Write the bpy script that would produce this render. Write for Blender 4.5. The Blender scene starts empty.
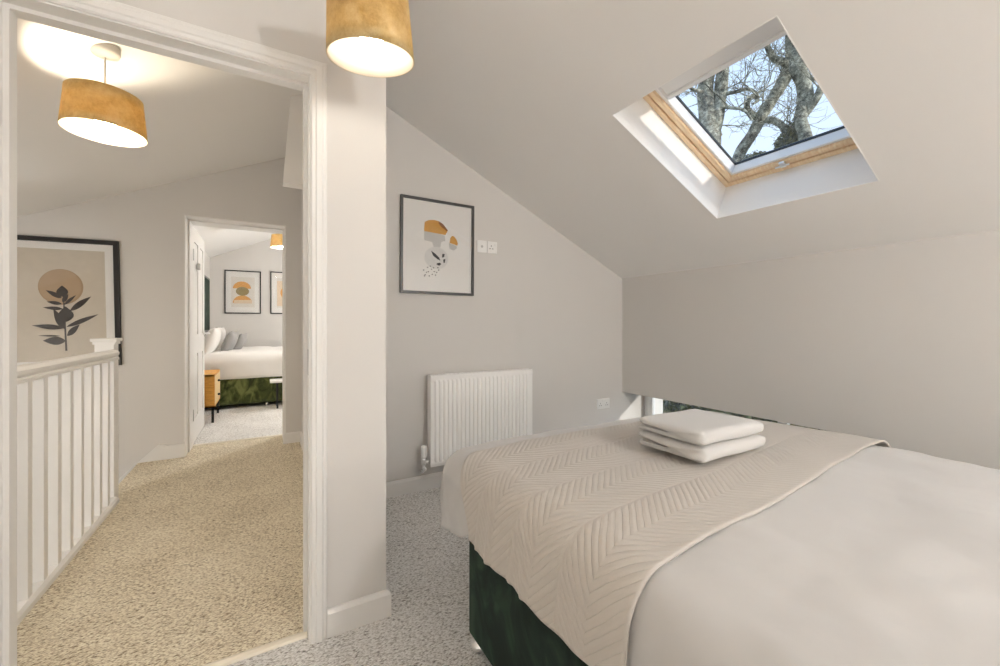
import bpy, bmesh, math, random
from mathutils import Vector, Matrix, noise
C = bpy.context.scene.collection
sc = bpy.context.scene
R = math.radians
random.seed(7)

# ------------------------------------------------------------------ helpers
H = 1.1                       # eye height
F = 407.0                     # focal length in pixels of the 1000 px frame
TH = R(30)
def ray(u, v):
    x = (u-500)/F
    return Vector((x*math.cos(TH)+math.sin(TH), math.cos(TH)-x*math.sin(TH), (324-v)/F))
def wp(u, v, Y):              # (X, Z) where the sight line meets the wall plane Y
    d = ray(u, v); k = Y/d.y
    return (d.x*k, H+d.z*k)
def at(u, v, depth):
    return Vector((0, 0, H))+ray(u, v)*depth

def link(o, parent=None):
    C.objects.link(o)
    if parent is not None: o.parent = parent
    return o
def obj(name, bm, mat, parent=None, smooth=False, mats=None):
    me = bpy.data.meshes.new(name)
    bmesh.ops.recalc_face_normals(bm, faces=bm.faces[:]) if not mats else None
    bm.to_mesh(me); bm.free()
    for m in (mats or [mat]): me.materials.append(m)
    if smooth:
        for p in me.polygons: p.use_smooth = True
    o = bpy.data.objects.new(name, me)
    link(o)
    if parent is not None:
        o.parent = parent
        o.matrix_parent_inverse = parent_world(parent).inverted()
    return o
def parent_world(o):
    m = Matrix.LocRotScale(o.location, o.rotation_euler, o.scale)
    if o.parent: m = parent_world(o.parent) @ o.matrix_parent_inverse @ m
    return m
def empty(name, loc=(0, 0, 0), parent=None):
    o = bpy.data.objects.new(name, None); o.empty_display_size = .05
    o.location = loc; link(o)
    if parent is not None:
        o.parent = parent; o.matrix_parent_inverse = parent_world(parent).inverted()
    return o
def tag(o, label=None, cat=None, group=None, kind=None):
    if label: o['label'] = label
    if cat: o['category'] = cat
    if group: o['group'] = group
    if kind: o['kind'] = kind
    return o
def box(bm, x0, x1, y0, y1, z0, z1, M=None, mi=0):
    vs = [bm.verts.new((x, y, z)) for x in (x0, x1) for y in (y0, y1) for z in (z0, z1)]
    if M is not None:
        for v in vs: v.co = M @ v.co
    for f in ((0,1,3,2),(4,6,7,5),(0,4,5,1),(2,3,7,6),(0,2,6,4),(1,5,7,3)):
        fc = bm.faces.new([vs[i] for i in f]); fc.material_index = mi
    return vs
def bevelled(bm, w=.004, seg=2):
    bmesh.ops.bevel(bm, geom=bm.edges[:], offset=w, segments=seg, affect='EDGES', profile=.6)
    return bm
def bx(*a, bev=0, M=None, seg=2):
    bm = bmesh.new(); box(bm, *a, M=M)
    if bev: bevelled(bm, bev, seg)
    return bm
def prism(bm, pts, axis, a, b, mi=0):
    """outline pts in the plane across axis ('x': (y,z), 'y': (x,z), 'z': (x,y)), pushed from a to b"""
    def P(p, t):
        return {'x': (t, p[0], p[1]), 'y': (p[0], t, p[1]), 'z': (p[0], p[1], t)}[axis]
    A = [bm.verts.new(P(p, a)) for p in pts]; B = [bm.verts.new(P(p, b)) for p in pts]
    n = len(pts)
    f1 = bm.faces.new(A); f2 = bm.faces.new(B[::-1])
    for i in range(n):
        f = bm.faces.new((A[i], B[i], B[(i+1) % n], A[(i+1) % n])); f.material_index = mi
    f1.material_index = f2.material_index = mi
    if n > 4:
        f1.normal_update(); f2.normal_update()
        bmesh.ops.triangulate(bm, faces=[f1, f2], ngon_method='EAR_CLIP')
def pr(pts, axis, a, b):
    bm = bmesh.new(); prism(bm, pts, axis, a, b); return bm
def lathe(bm, prof, cx=0, cy=0, cz=0, n=48, closed=False, mi=0, axis='z'):
    rings = []
    for r, z in prof:
        ring = []
        for k in range(n):
            a = 2*math.pi*k/n
            p = (r*math.cos(a), r*math.sin(a), z)
            if axis == 'x': p = (p[2], p[0], p[1])
            if axis == 'y': p = (p[0], p[2], p[1])
            ring.append(bm.verts.new((cx+p[0], cy+p[1], cz+p[2])))
        rings.append(ring)
    m = len(rings)
    for i in range(m if closed else m-1):
        A, B = rings[i], rings[(i+1) % m]
        for k in range(n):
            f = bm.faces.new((A[k], A[(k+1) % n], B[(k+1) % n], B[k])); f.material_index = mi
    if not closed:
        bm.faces.new(rings[0][::-1]); bm.faces.new(rings[-1])
def tube(bm, pts, rads, n=10, cap=True, mi=0):
    rings = []
    pts = [Vector(p) for p in pts]
    up = None
    for i, p in enumerate(pts):
        d = (pts[min(i+1, len(pts)-1)]-pts[max(i-1, 0)]).normalized()
        if up is None:
            up = d.orthogonal().normalized()
        up = (up-d*up.dot(d)).normalized()
        s = d.cross(up)
        r = rads[i] if isinstance(rads, (list, tuple)) else rads
        rings.append([bm.verts.new(p+(up*math.cos(2*math.pi*k/n)+s*math.sin(2*math.pi*k/n))*r) for k in range(n)])
    for A, B in zip(rings, rings[1:]):
        for k in range(n):
            bm.faces.new((A[k], A[(k+1) % n], B[(k+1) % n], B[k])).material_index = mi
    if cap:
        bm.faces.new(rings[0][::-1]); bm.faces.new(rings[-1])
def sphere(bm, c, r, sx=1, sy=1, sz=1, u=20, v=12):
    bmesh.ops.create_uvsphere(bm, u_segments=u, v_segments=v, radius=r,
        matrix=Matrix.Translation(c) @ Matrix.Diagonal((sx, sy, sz, 1)))
def solidify(o, t, offset=-1):
    m = o.modifiers.new('solid', 'SOLIDIFY'); m.thickness = t; m.offset = offset; return m
def fbm(p, s, o=3):
    return noise.fractal(Vector(p)*s, 1.0, 2.0, o)

# ------------------------------------------------------------------ materials
def new_mat(name):
    m = bpy.data.materials.new(name); m.use_nodes = True
    nt = m.node_tree; b = nt.nodes['Principled BSDF']
    return m, nt, b
def N(nt, t, **kw):
    n = nt.nodes.new(t)
    for k, v in kw.items():
        if k in n.inputs: n.inputs[k].default_value = v
        else: setattr(n, k, v)
    return n
def simple(name, col, rough=.5, metal=0, bump=0, bscale=60, var=0, vscale=3, coat=0, spec=None, detail=3):
    m, nt, b = new_mat(name)
    b.inputs['Base Color'].default_value = (*col, 1); b.inputs['Roughness'].default_value = rough
    b.inputs['Metallic'].default_value = metal
    if coat: b.inputs['Coat Weight'].default_value = coat
    if spec is not None: b.inputs['Specular IOR Level'].default_value = spec
    tc = N(nt, 'ShaderNodeTexCoord')
    if var:
        nz = N(nt, 'ShaderNodeTexNoise', Scale=vscale, Detail=4.0)
        rp = N(nt, 'ShaderNodeMapRange'); rp.inputs['To Min'].default_value = 1-var; rp.inputs['To Max'].default_value = 1+var
        mx = N(nt, 'ShaderNodeMix', data_type='RGBA', blend_type='MULTIPLY'); mx.inputs[0].default_value = 1
        mx.inputs[6].default_value = (*col, 1)
        nt.links.new(tc.outputs['Object'], nz.inputs['Vector']); nt.links.new(nz.outputs['Fac'], rp.inputs['Value'])
        nt.links.new(rp.outputs[0], mx.inputs[7]); nt.links.new(mx.outputs[2], b.inputs['Base Color'])
    if bump:
        nz = N(nt, 'ShaderNodeTexNoise', Scale=bscale, Detail=float(detail))
        bp = N(nt, 'ShaderNodeBump', Distance=.01, Strength=bump)
        nt.links.new(tc.outputs['Object'], nz.inputs['Vector']); nt.links.new(nz.outputs['Fac'], bp.inputs['Height'])
        nt.links.new(bp.outputs[0], b.inputs['Normal'])
    return m
M = {}
M['wall'] = simple('wall_paint', (.68, .657, .628), .85, bump=.03, bscale=180, var=.015)
M['ceil'] = simple('ceiling_paint', (.87, .855, .835), .9, bump=.02, bscale=150, var=.01)
M['white'] = simple('white_gloss_paint', (.80, .785, .76), .38, bump=.02, bscale=60, var=.01)
M['reveal'] = simple('daylit_reveal_white', (.90, .89, .87), .7, var=.01)  # skylight reveal: whiteness from daylight is put into this colour
M['upvc'] = simple('white_plastic_frame', (.88, .88, .88), .25, var=.01)
M['plastic'] = simple('white_plastic', (.86, .85, .83), .3, var=.01)
M['rad'] = simple('radiator_enamel', (.93, .915, .89), .3, var=.01)
M['chrome'] = simple('chrome', (.9, .9, .9), .28, metal=1, var=.01)
M['steel'] = simple('brushed_steel', (.55, .54, .52), .35, metal=1, var=.02)
M['brass'] = simple('pale_brass_strip', (.88, .82, .70), .35, metal=.35, var=.03)
M['black'] = simple('black_wood', (.014, .012, .011), .65, var=.1, vscale=12)
M['greyframe'] = simple('charcoal_frame', (.06, .058, .055), .35, var=.1, vscale=12)
M['blackmetal'] = simple('black_metal', (.02, .02, .022), .4, metal=.5, var=.05)
M['gasket'] = simple('black_gasket', (.02, .025, .03), .6, var=.05)
M['mat'] = simple('picture_mount', (.86, .84, .81), .8, var=.01)
M['cord'] = simple('white_flex', (.78, .74, .66), .5, var=.01)

def carpet(name, dark, mid, light, sc_=1.0):
    m, nt, b = new_mat(name)
    tc = N(nt, 'ShaderNodeTexCoord')
    mp = N(nt, 'ShaderNodeMapping'); mp.inputs['Scale'].default_value = (1, 2.0, 1); mp.inputs['Rotation'].default_value = (0, 0, R(25))
    n1 = N(nt, 'ShaderNodeTexNoise', Scale=74.0*sc_, Detail=5.0, Roughness=.80, Distortion=.8)
    n2 = N(nt, 'ShaderNodeTexVoronoi', Scale=105.0*sc_)
    n3 = N(nt, 'ShaderNodeTexNoise', Scale=3.0, Detail=2.0)
    add = N(nt, 'ShaderNodeMath', operation='MULTIPLY_ADD'); add.inputs[1].default_value = -.35
    add2 = N(nt, 'ShaderNodeMath', operation='MULTIPLY_ADD'); add2.inputs[1].default_value = .12
    rp = N(nt, 'ShaderNodeValToRGB'); e = rp.color_ramp.elements
    e[0].position = .14; e[0].color = (*dark, 1); e[1].position = .48; e[1].color = (*light, 1)
    k = rp.color_ramp.elements.new(.30); k.color = (*mid, 1)
    bp = N(nt, 'ShaderNodeBump', Distance=.012, Strength=.6)
    L = nt.links.new
    L(tc.outputs['Object'], mp.inputs['Vector'])
    for n in (n1, n2): L(mp.outputs[0], n.inputs['Vector'])
    L(tc.outputs['Object'], n3.inputs['Vector'])
    L(n2.outputs['Distance'], add.inputs[0]); L(n1.outputs['Fac'], add.inputs[2])
    L(n3.outputs['Fac'], add2.inputs[0]); L(add.outputs[0], add2.inputs[2])
    L(add2.outputs[0], rp.inputs['Fac']); L(rp.outputs[0], b.inputs['Base Color'])
    L(add.outputs[0], bp.inputs['Height']); L(bp.outputs[0], b.inputs['Normal'])
    b.inputs['Roughness'].default_value = 1; b.inputs['Specular IOR Level'].default_value = .1
    return m
M['carpet'] = carpet('grey_twist_carpet', (.13, .115, .10), (.66, .635, .60), (1.0, .99, .97))
M['carpet_l'] = carpet('lamp_tinted_carpet', (.12, .085, .05), (.60, .495, .345), (1.0, .93, .76))  # same twist carpet, with the warm lamp tint put into its colour

def cloth(name, col, bump=.15, wr=.0, sheen=.3):
    m, nt, b = new_mat(name)
    b.inputs['Base Color'].default_value = (*col, 1); b.inputs['Roughness'].default_value = .9
    b.inputs['Sheen Weight'].default_value = sheen; b.inputs['Sheen Roughness'].default_value = .5
    b.inputs['Specular IOR Level'].default_value = .15
    tc = N(nt, 'ShaderNodeTexCoord')
    n1 = N(nt, 'ShaderNodeTexNoise', Scale=600.0, Detail=2.0); n2 = N(nt, 'ShaderNodeTexNoise', Scale=9.0, Detail=3.0)
    b1 = N(nt, 'ShaderNodeBump', Distance=.002, Strength=bump); b2 = N(nt, 'ShaderNodeBump', Distance=.02, Strength=wr)
    L = nt.links.new
    for n in (n1, n2): L(tc.outputs['Object'], n.inputs['Vector'])
    L(n1.outputs['Fac'], b1.inputs['Height']); L(n2.outputs['Fac'], b2.inputs['Height'])
    L(b2.outputs[0], b1.inputs['Normal']); L(b1.outputs[0], b.inputs['Normal'])
    return m
M['duvet'] = cloth('white_cotton', (.56, .545, .53), .05, .12)
M['sheet'] = cloth('white_sheet', (.80, .78, .75), .05, .1)
M['towel'] = cloth('white_terry', (.66, .645, .625), .8, .15)
M['greycush'] = cloth('grey_cushion_cloth', (.30, .29, .28), .2, .3)

def velvet(name, c1, c2, c3):
    m, nt, b = new_mat(name)
    tc = N(nt, 'ShaderNodeTexCoord')
    mp = N(nt, 'ShaderNodeMapping'); mp.inputs['Scale'].default_value = (1, 1, .6); mp.inputs['Rotation'].default_value = (R(20), 0, 0)
    n1 = N(nt, 'ShaderNodeTexNoise', Scale=9.0, Detail=5.0, Distortion=1.2)
    rp = N(nt, 'ShaderNodeValToRGB'); e = rp.color_ramp.elements
    e[0].position = .40; e[0].color = (*c1, 1); e[1].position = .66; e[1].color = (*c3, 1)
    k = e.new(.52); k.color = (*c2, 1)
    L = nt.links.new
    L(tc.outputs['Object'], mp.inputs['Vector']); L(mp.outputs[0], n1.inputs['Vector'])
    L(n1.outputs['Fac'], rp.inputs['Fac']); L(rp.outputs[0], b.inputs['Base Color'])
    bp = N(nt, 'ShaderNodeBump', Distance=.01, Strength=.3); L(n1.outputs['Fac'], bp.inputs['Height']); L(bp.outputs[0], b.inputs['Normal'])
    b.inputs['Roughness'].default_value = .8; b.inputs['Sheen Weight'].default_value = .12
    b.inputs['Sheen Tint'].default_value = (.35, .5, .38, 1); b.inputs['Specular IOR Level'].default_value = .2
    return m
M['velvet'] = velvet('dark_green_velvet', (.004, .010, .008), (.010, .022, .017), (.034, .058, .038))
M['velvet2'] = velvet('moss_green_velvet', (.035, .045, .015), (.09, .11, .035), (.20, .22, .08))

def quilt():
    m, nt, b = new_mat('chevron_quilting')
    L = nt.links.new
    uv = N(nt, 'ShaderNodeUVMap'); uv.uv_map = 'UVMap'
    sp = N(nt, 'ShaderNodeSeparateXYZ'); L(uv.outputs[0], sp.inputs[0])
    nz = N(nt, 'ShaderNodeTexNoise', Scale=14.0, Detail=2.0); L(uv.outputs[0], nz.inputs['Vector'])
    def math_(op, a, b_=None, c=None):
        n = N(nt, 'ShaderNodeMath', operation=op)
        for i, x in enumerate((a, b_, c)):
            if x is None: continue
            if isinstance(x, (int, float)): n.inputs[i].default_value = x
            else: L(x, n.inputs[i])
        return n.outputs[0]
    band = math_('PINGPONG', sp.outputs['Y'], .100)          # fold lines 11 cm apart
    ph = math_('ADD', math_('MULTIPLY', sp.outputs['X'], .95), band)
    ph = math_('ADD', ph, math_('MULTIPLY', nz.outputs['Fac'], .006))
    s = math_('PINGPONG', ph, .0115)
    s = math_('DIVIDE', s, .0115)
    s = math_('POWER', s, .30)
    e1 = math_('MINIMUM', math_('MULTIPLY', band, 90), 1)
    hh = math_('MULTIPLY', s, e1)
    puck = N(nt, 'ShaderNodeTexNoise', Scale=70.0, Detail=2.0); L(uv.outputs[0], puck.inputs['Vector'])
    hh = math_('ADD', hh, math_('MULTIPLY', puck.outputs['Fac'], .35))
    bp = N(nt, 'ShaderNodeBump', Distance=.0034, Strength=.75); L(hh, bp.inputs['Height']); L(bp.outputs[0], b.inputs['Normal'])
    b.inputs['Base Color'].default_value = (.54, .498, .45, 1)
    b.inputs['Roughness'].default_value = .72; b.inputs['Sheen Weight'].default_value = .2
    b.inputs['Specular IOR Level'].default_value = .3
    return m
M['quilt'] = quilt()

def wood(name, c1, c2, scale=(1, 1, 1), rough=.45, s=14):
    m, nt, b = new_mat(name)
    L = nt.links.new
    tc = N(nt, 'ShaderNodeTexCoord'); mp = N(nt, 'ShaderNodeMapping'); mp.inputs['Scale'].default_value = scale
    n = N(nt, 'ShaderNodeTexNoise', Scale=float(s), Detail=5.0, Distortion=.6)
    rp = N(nt, 'ShaderNodeValToRGB'); e = rp.color_ramp.elements
    e[0].position = .3; e[0].color = (*c1, 1); e[1].position = .7; e[1].color = (*c2, 1)
    L(tc.outputs['Object'], mp.inputs[0]); L(mp.outputs[0], n.inputs['Vector']); L(n.outputs['Fac'], rp.inputs['Fac'])
    L(rp.outputs[0], b.inputs['Base Color']); b.inputs['Roughness'].default_value = rough
    return m
M['pine'] = wood('lacquered_pine', (.80, .56, .33), (.92, .74, .52), (1, 6, 1), .35)
M['mango'] = wood('golden_mango_wood', (.52, .23, .03), (.76, .38, .06), (1, 1, 5), .45)
M['cane'] = wood('pale_cane_panel', (.66, .46, .22), (.80, .62, .36), (20, 20, 20), .6, 8)
M['bark'] = None
def bark():
    m, nt, b = new_mat('lichened_bark')
    L = nt.links.new
    tc = N(nt, 'ShaderNodeTexCoord')
    n = N(nt, 'ShaderNodeTexNoise', Scale=9.0, Detail=8.0, Roughness=.75)
    rp = N(nt, 'ShaderNodeValToRGB'); e = rp.color_ramp.elements
    e[0].position = .38; e[0].color = (.05, .045, .035, 1); e[1].position = .62; e[1].color = (.66, .65, .54, 1)
    k = e.new(.52); k.color = (.30, .29, .23, 1)
    L(tc.outputs['Object'], n.inputs['Vector']); L(n.outputs['Fac'], rp.inputs['Fac']); L(rp.outputs[0], b.inputs['Base Color'])
    bp = N(nt, 'ShaderNodeBump', Distance=.05, Strength=.8); L(n.outputs['Fac'], bp.inputs['Height']); L(bp.outputs[0], b.inputs['Normal'])
    b.inputs['Roughness'].default_value = 1
    return m
M['bark'] = bark()
def leafm():
    m, nt, b = new_mat('ivy_leaves')
    L = nt.links.new
    oi = N(nt, 'ShaderNodeTexCoord'); n = N(nt, 'ShaderNodeTexNoise', Scale=12.0, Detail=3.0)
    rp = N(nt, 'ShaderNodeValToRGB'); e = rp.color_ramp.elements
    e[0].position = .35; e[0].color = (.03, .035, .012, 1); e[1].position = .62; e[1].color = (.34, .32, .14, 1)
    L(oi.outputs['Object'], n.inputs['Vector']); L(n.outputs['Fac'], rp.inputs['Fac']); L(rp.outputs[0], b.inputs['Base Color'])
    b.inputs['Roughness'].default_value = .6
    return m
M['leaf'] = leafm()
M['grass'] = simple('lawn', (.08, .11, .04), .9, var=.4, vscale=4, bump=.3)
M['tile'] = simple('roof_slate', (.12, .12, .13), .7, var=.2, vscale=6)

def glass(name, tint=(1, 1, 1), refl=1.0):
    m = bpy.data.materials.new(name); m.use_nodes = True; nt = m.node_tree
    nt.nodes.remove(nt.nodes['Principled BSDF'])
    out = nt.nodes['Material Output']
    t = N(nt, 'ShaderNodeBsdfTransparent'); t.inputs[0].default_value = (*tint, 1)
    g = N(nt, 'ShaderNodeBsdfGlossy'); g.inputs['Roughness'].default_value = .02
    geo = N(nt, 'ShaderNodeNewGeometry')
    dt = N(nt, 'ShaderNodeVectorMath', operation='DOT_PRODUCT'); ab = N(nt, 'ShaderNodeMath', operation='ABSOLUTE')
    nt.links.new(geo.outputs['Normal'], dt.inputs[0]); nt.links.new(geo.outputs['Incoming'], dt.inputs[1]); nt.links.new(dt.outputs['Value'], ab.inputs[0])
    iv = N(nt, 'ShaderNodeMath', operation='SUBTRACT'); iv.inputs[0].default_value = 1; nt.links.new(ab.outputs[0], iv.inputs[1])
    pw = N(nt, 'ShaderNodeMath', operation='POWER'); pw.inputs[1].default_value = 5; nt.links.new(iv.outputs[0], pw.inputs[0])
    fr = N(nt, 'ShaderNodeMath', operation='MULTIPLY_ADD'); fr.inputs[1].default_value = .96; fr.inputs[2].default_value = .04
    nt.links.new(pw.outputs[0], fr.inputs[0])
    ml = N(nt, 'ShaderNodeMath', operation='MULTIPLY'); ml.inputs[1].default_value = refl
    mx = N(nt, 'ShaderNodeMixShader')
    nt.links.new(fr.outputs[0], ml.inputs[0]); nt.links.new(ml.outputs[0], mx.inputs[0])
    nt.links.new(t.outputs[0], mx.inputs[1]); nt.links.new(g.outputs[0], mx.inputs[2]); nt.links.new(mx.outputs[0], out.inputs[0])
    return m
M['glass'] = glass('window_glass')
M['slot'] = simple('grey_slots', (.33, .32, .31), .6, var=.02)
M['picglass'] = glass('picture_glass', refl=1.0)

def shade_mat(name, outer=True):
    m = bpy.data.materials.new(name); m.use_nodes = True; nt = m.node_tree
    b = nt.nodes['Principled BSDF']; out = nt.nodes['Material Output']; L = nt.links.new
    tr = N(nt, 'ShaderNodeBsdfTranslucent'); mx = N(nt, 'ShaderNodeMixShader')
    if outer:
        tc = N(nt, 'ShaderNodeTexCoord')
        mp = N(nt, 'ShaderNodeMapping'); mp.inputs['Scale'].default_value = (1, 1, 1)
        n = N(nt, 'ShaderNodeTexNoise', Scale=26.0, Detail=7.0, Roughness=.8)
        n2 = N(nt, 'ShaderNodeTexNoise', Scale=5.0, Detail=2.0)
        rp = N(nt, 'ShaderNodeValToRGB'); e = rp.color_ramp.elements
        e[0].position = .32; e[0].color = (.38, .25, .10, 1); e[1].position = .68; e[1].color = (.90, .82, .60, 1)
        k = e.new(.5); k.color = (.70, .57, .31, 1)
        ad = N(nt, 'ShaderNodeMath', operation='MULTIPLY_ADD'); ad.inputs[1].default_value = .55
        sb = N(nt, 'ShaderNodeMath', operation='SUBTRACT'); sb.inputs[1].default_value = .27
        L(tc.outputs['Object'], mp.inputs[0]); L(mp.outputs[0], n.inputs['Vector']); L(mp.outputs[0], n2.inputs['Vector'])
        L(n2.outputs['Fac'], ad.inputs[0]); L(n.outputs['Fac'], ad.inputs[2]); L(ad.outputs[0], sb.inputs[0])
        L(sb.outputs[0], rp.inputs['Fac']); L(rp.outputs[0], b.inputs['Base Color'])
        b.inputs['Metallic'].default_value = .12; b.inputs['Roughness'].default_value = .5
        bp = N(nt, 'ShaderNodeBump', Distance=.004, Strength=.5); L(n.outputs['Fac'], bp.inputs['Height']); L(bp.outputs[0], b.inputs['Normal'])
        tr.inputs[0].default_value = (.98, .84, .44, 1); mx.inputs[0].default_value = .5
    else:
        b.inputs['Base Color'].default_value = (.80, .74, .64, 1); b.inputs['Roughness'].default_value = .6
        tr.inputs[0].default_value = (.9, .78, .55, 1); mx.inputs[0].default_value = .4
    L(b.outputs[0], mx.inputs[1]); L(tr.outputs[0], mx.inputs[2]); L(mx.outputs[0], out.inputs[0])
    return m
M['shade'] = shade_mat('mottled_gold_shade'); M['shade_in'] = shade_mat('white_shade_lining', False)
def emit(name, col, s):
    m = bpy.data.materials.new(name); m.use_nodes = True; nt = m.node_tree
    nt.nodes.remove(nt.nodes['Principled BSDF'])
    e = N(nt, 'ShaderNodeEmission', Strength=float(s)); e.inputs[0].default_value = (*col, 1)
    nt.links.new(e.outputs[0], nt.nodes['Material Output'].inputs[0]); return m
def paint(name, col): return simple(name, col, .85, var=.08, vscale=25)

# ------------------------------------------------------------------ house shell
XK, ZK = 2.757, 1.505          # knee wall, its junction with the right slope
XR = .2475; ZR = ZK+.466*(XK-XR)
XL = -2.6
def zc(x): return ZR-.466*(x-XR) if x > XR else ZR-.456*(XR-x)
def struct(name, bm, m, parent=None, smooth=False):
    o = obj(name, bm, m, parent, smooth)
    if parent is None: o['kind'] = 'structure'
    return o
YB, YF = -2.7, 8.25            # wall behind the camera, far wall of the far bedroom
YD0, YD1 = 1.55, 1.655         # wall with the near doorway
YW = 2.596                     # wall with the radiator
YE0, YE1 = 4.235, 4.587        # thick wall with the far doorway
DX0, DX1, DZ = -.603, .131, 1.955   # near opening inside its lining
EX0, EX1, EZ = -.572, .160, 1.998   # far opening
LT = .022; LT2 = .008
def top_pts(x0, x1, d=0):      # roof line from x1 down to x0
    p = [(x1, zc(x1)+d)]
    if x0 < XR < x1: p.append((XR, ZR+d))
    return p+[(x0, zc(x0)+d)]
E_ = .02
# floors
bm = bmesh.new(); box(bm, -1.35, .397, YB-.1, 1.60, -.2, 0); box(bm, .397, 3.30, YB-.1, YW+.02, -.2, 0)
struct('floor', bm, M['carpet'])
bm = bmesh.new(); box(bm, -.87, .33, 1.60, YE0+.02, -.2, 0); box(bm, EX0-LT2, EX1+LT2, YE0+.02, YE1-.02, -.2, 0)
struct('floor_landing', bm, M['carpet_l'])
struct('floor_far_bedroom', bx(-.9, 3.4, YE1-.02, YF+.1, -.2, 0), M['carpet'])
# walls
struct('wall_left', bx(-1.35, -1.25, YB, YD0, 0, zc(-1.3)), M['wall'])
bm = pr([(XL, 0)]+[(DX0-LT, 0), (DX0-LT, DZ+LT), (DX1+LT, DZ+LT), (DX1+LT, 0), (.397, 0)]+top_pts(XL, .397), 'y', YD0, YD1)
struct('wall_doorway', bm, M['wall'])
struct('wall_return', pr([(YD1, 0), (YE0, 0), (YE0, zc(.297)-.0), (YD1, zc(.297))], 'x', .297, .397), M['wall'])
struct('wall_radiator', pr([(.397, 0), (3.3, 0)]+top_pts(.397, 3.3), 'y', YW, YW+.12), M['wall'])
struct('wall_landing_far', pr([(XL, -1.8), (-.87, -1.8), (-.87, 0), (EX0-LT2, 0), (EX0-LT2, EZ+LT2), (EX1+LT2, EZ+LT2), (EX1+LT2, 0), (.6, 0)]+top_pts(XL, .6), 'y', YE0, YE1), M['wall'])
# knee wall with the low window recess under it
KX = 3.10
WY0, WY1 = .95, 2.596
bm = bmesh.new()
prism(bm, [(XK, .496), (3.02, .496), (3.02, .60), (KX, .60), (KX, zc(KX)), (XK, ZK)], 'y', YB, YW)
box(bm, XK, KX, YB, WY0, 0, .496); box(bm, KX-.04, KX, WY0, WY1, 0, .06)
struct('wall_right', bm, M['wall'])
struct('wall_back', pr([(-1.35, 0), (3.1, 0)]+top_pts(-1.35, 3.1), 'y', YB-.12, YB), M['wall'])
# stairwell and landing left wall
struct('wall_stairwell', bx(XL-.1, XL, YD0, YE1, -1.8, zc(XL)+.02), M['wall'])
struct('wall_stairwell_near', bx(XL, -.87, YD0, YD1, -1.8, 0), M['wall'])
struct('wall_stairwell_side', bx(-.87, -.85, YD1, YE0, -1.8, -.2), M['wall'])
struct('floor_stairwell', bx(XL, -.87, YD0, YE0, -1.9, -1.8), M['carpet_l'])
# far bedroom walls
struct('wall_far_left', bx(-.89, -.79, YE1, YF, 0, zc(-.79)), M['wall'])
struct('wall_far_end', pr([(-.89, 0), (3.4, 0)]+top_pts(-.89, 3.4), 'y', YF, YF+.1), M['wall'])
struct('wall_far_right', bx(3.3, 3.4, YE1, YF, 0, zc(3.3)), M['wall'])
struct('wall_far_side', pr([(.6, 0), (3.4, 0)]+top_pts(.6, 3.4), 'y', YE1-.1, YE1), M['wall'])
# ceiling, left and right slopes
struct('ceiling_left', pr([(XL-.2, zc(XL-.2)), (XR, ZR), (XR, ZR+.22), (XL-.2, zc(XL-.2)+.22)], 'y', YB-.2, YF+.2), M['ceil'])
A = math.atan(.466)
# slope frame: s down the slope, y, n outward
S0 = Vector((XR, 0, ZR)); sd = Vector((math.cos(A), 0, -math.sin(A))); nd = Vector((math.sin(A), 0, math.cos(A)))
MS = Matrix(((sd.x, 0, nd.x, S0.x), (0, 1, 0, 0), (sd.z, 0, nd.z, S0.z), (0, 0, 0, 1)))
SA, SB = (1.322*H-XR)/math.cos(A), (2.09*H-XR)/math.cos(A)   # skylight hole down the slope
TY0, TY1 = .638*H, 1.3055*H
SE = (3.35-XR)/math.cos(A)
D = .30
bm = bmesh.new()
box(bm, 0, SE, YB-.2, TY0, 0, D, MS); box(bm, 0, SE, TY1, YF+.2, 0, D, MS)
box(bm, 0, SA, TY0, TY1, 0, D, MS); box(bm, SB, SE, TY0, TY1, 0, D, MS)
struct('ceiling_right', bm, M['ceil'])
# boxed-in purlin end over the landing
bt = 2.31
bt = 2.045
bmx = pr([(.104, bt), (.297, bt), (.297, zc(.297)), (XR, ZR), (.149, zc(.149))], 'y', 3.07, 3.17)
struct('beam_boxing', bmx, M['ceil'])

# skirting
SK = [(0, 0), (.016, 0), (.016, .082), (.008, .094), (0, .096)]
def skirt(bm, x0, y0, x1, y1, nx, ny, m0=0, m1=0):
    """skirting run from a to b, its face looking along (nx, ny)"""
    l = math.hypot(x1-x0, y1-y0); tx, ty = (x1-x0)/l, (y1-y0)/l      # m0, m1: mitres at outside corners
    a = [bm.verts.new((x0+nx*t-tx*t*m0, y0+ny*t-ty*t*m0, z)) for t, z in SK]; b = [bm.verts.new((x1+nx*t+tx*t*m1, y1+ny*t+ty*t*m1, z)) for t, z in SK]
    n = len(SK)
    bm.faces.new(a); bm.faces.new(b[::-1])
    for i in range(n): bm.faces.new((a[i], b[i], b[(i+1) % n], a[(i+1) % n]))
bm = bmesh.new(); skirt(bm, DX1+.058, YD0, .397, YD0, 0, -1, 0, 1); skirt(bm, .397, YD0, .397, YW-.016, 1, 0, 1, 0)
struct('baseboard_pillar', bm, M['white'])
bm = bmesh.new(); skirt(bm, .397+.016, YW, 3.05, YW, 0, -1); struct('baseboard_radiator', bm, M['white'])
bm = bmesh.new(); skirt(bm, EX1+.0, YE0, .297, YE0, 0, -1); skirt(bm, .297, YD1, .297, YE0-.016, -1, 0); skirt(bm, EX1+.0, YE0-.014, EX1+.0, YE0, -1, 0)
struct('baseboard_landing', bm, M['white'])
x0 = -.742
bm = pr([(EX0-.005, 0), (EX0-.005, .108), (-.69, .108), (x0, .128), (x0-1.6, .128-1.6*.955), (x0-1.6, -.13-1.6*.955), (-.87, -.13-.08), (-.87, 0)], 'y', YE0-.018, YE0)
struct('trim_stair_string', bm, M['white'])
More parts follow.
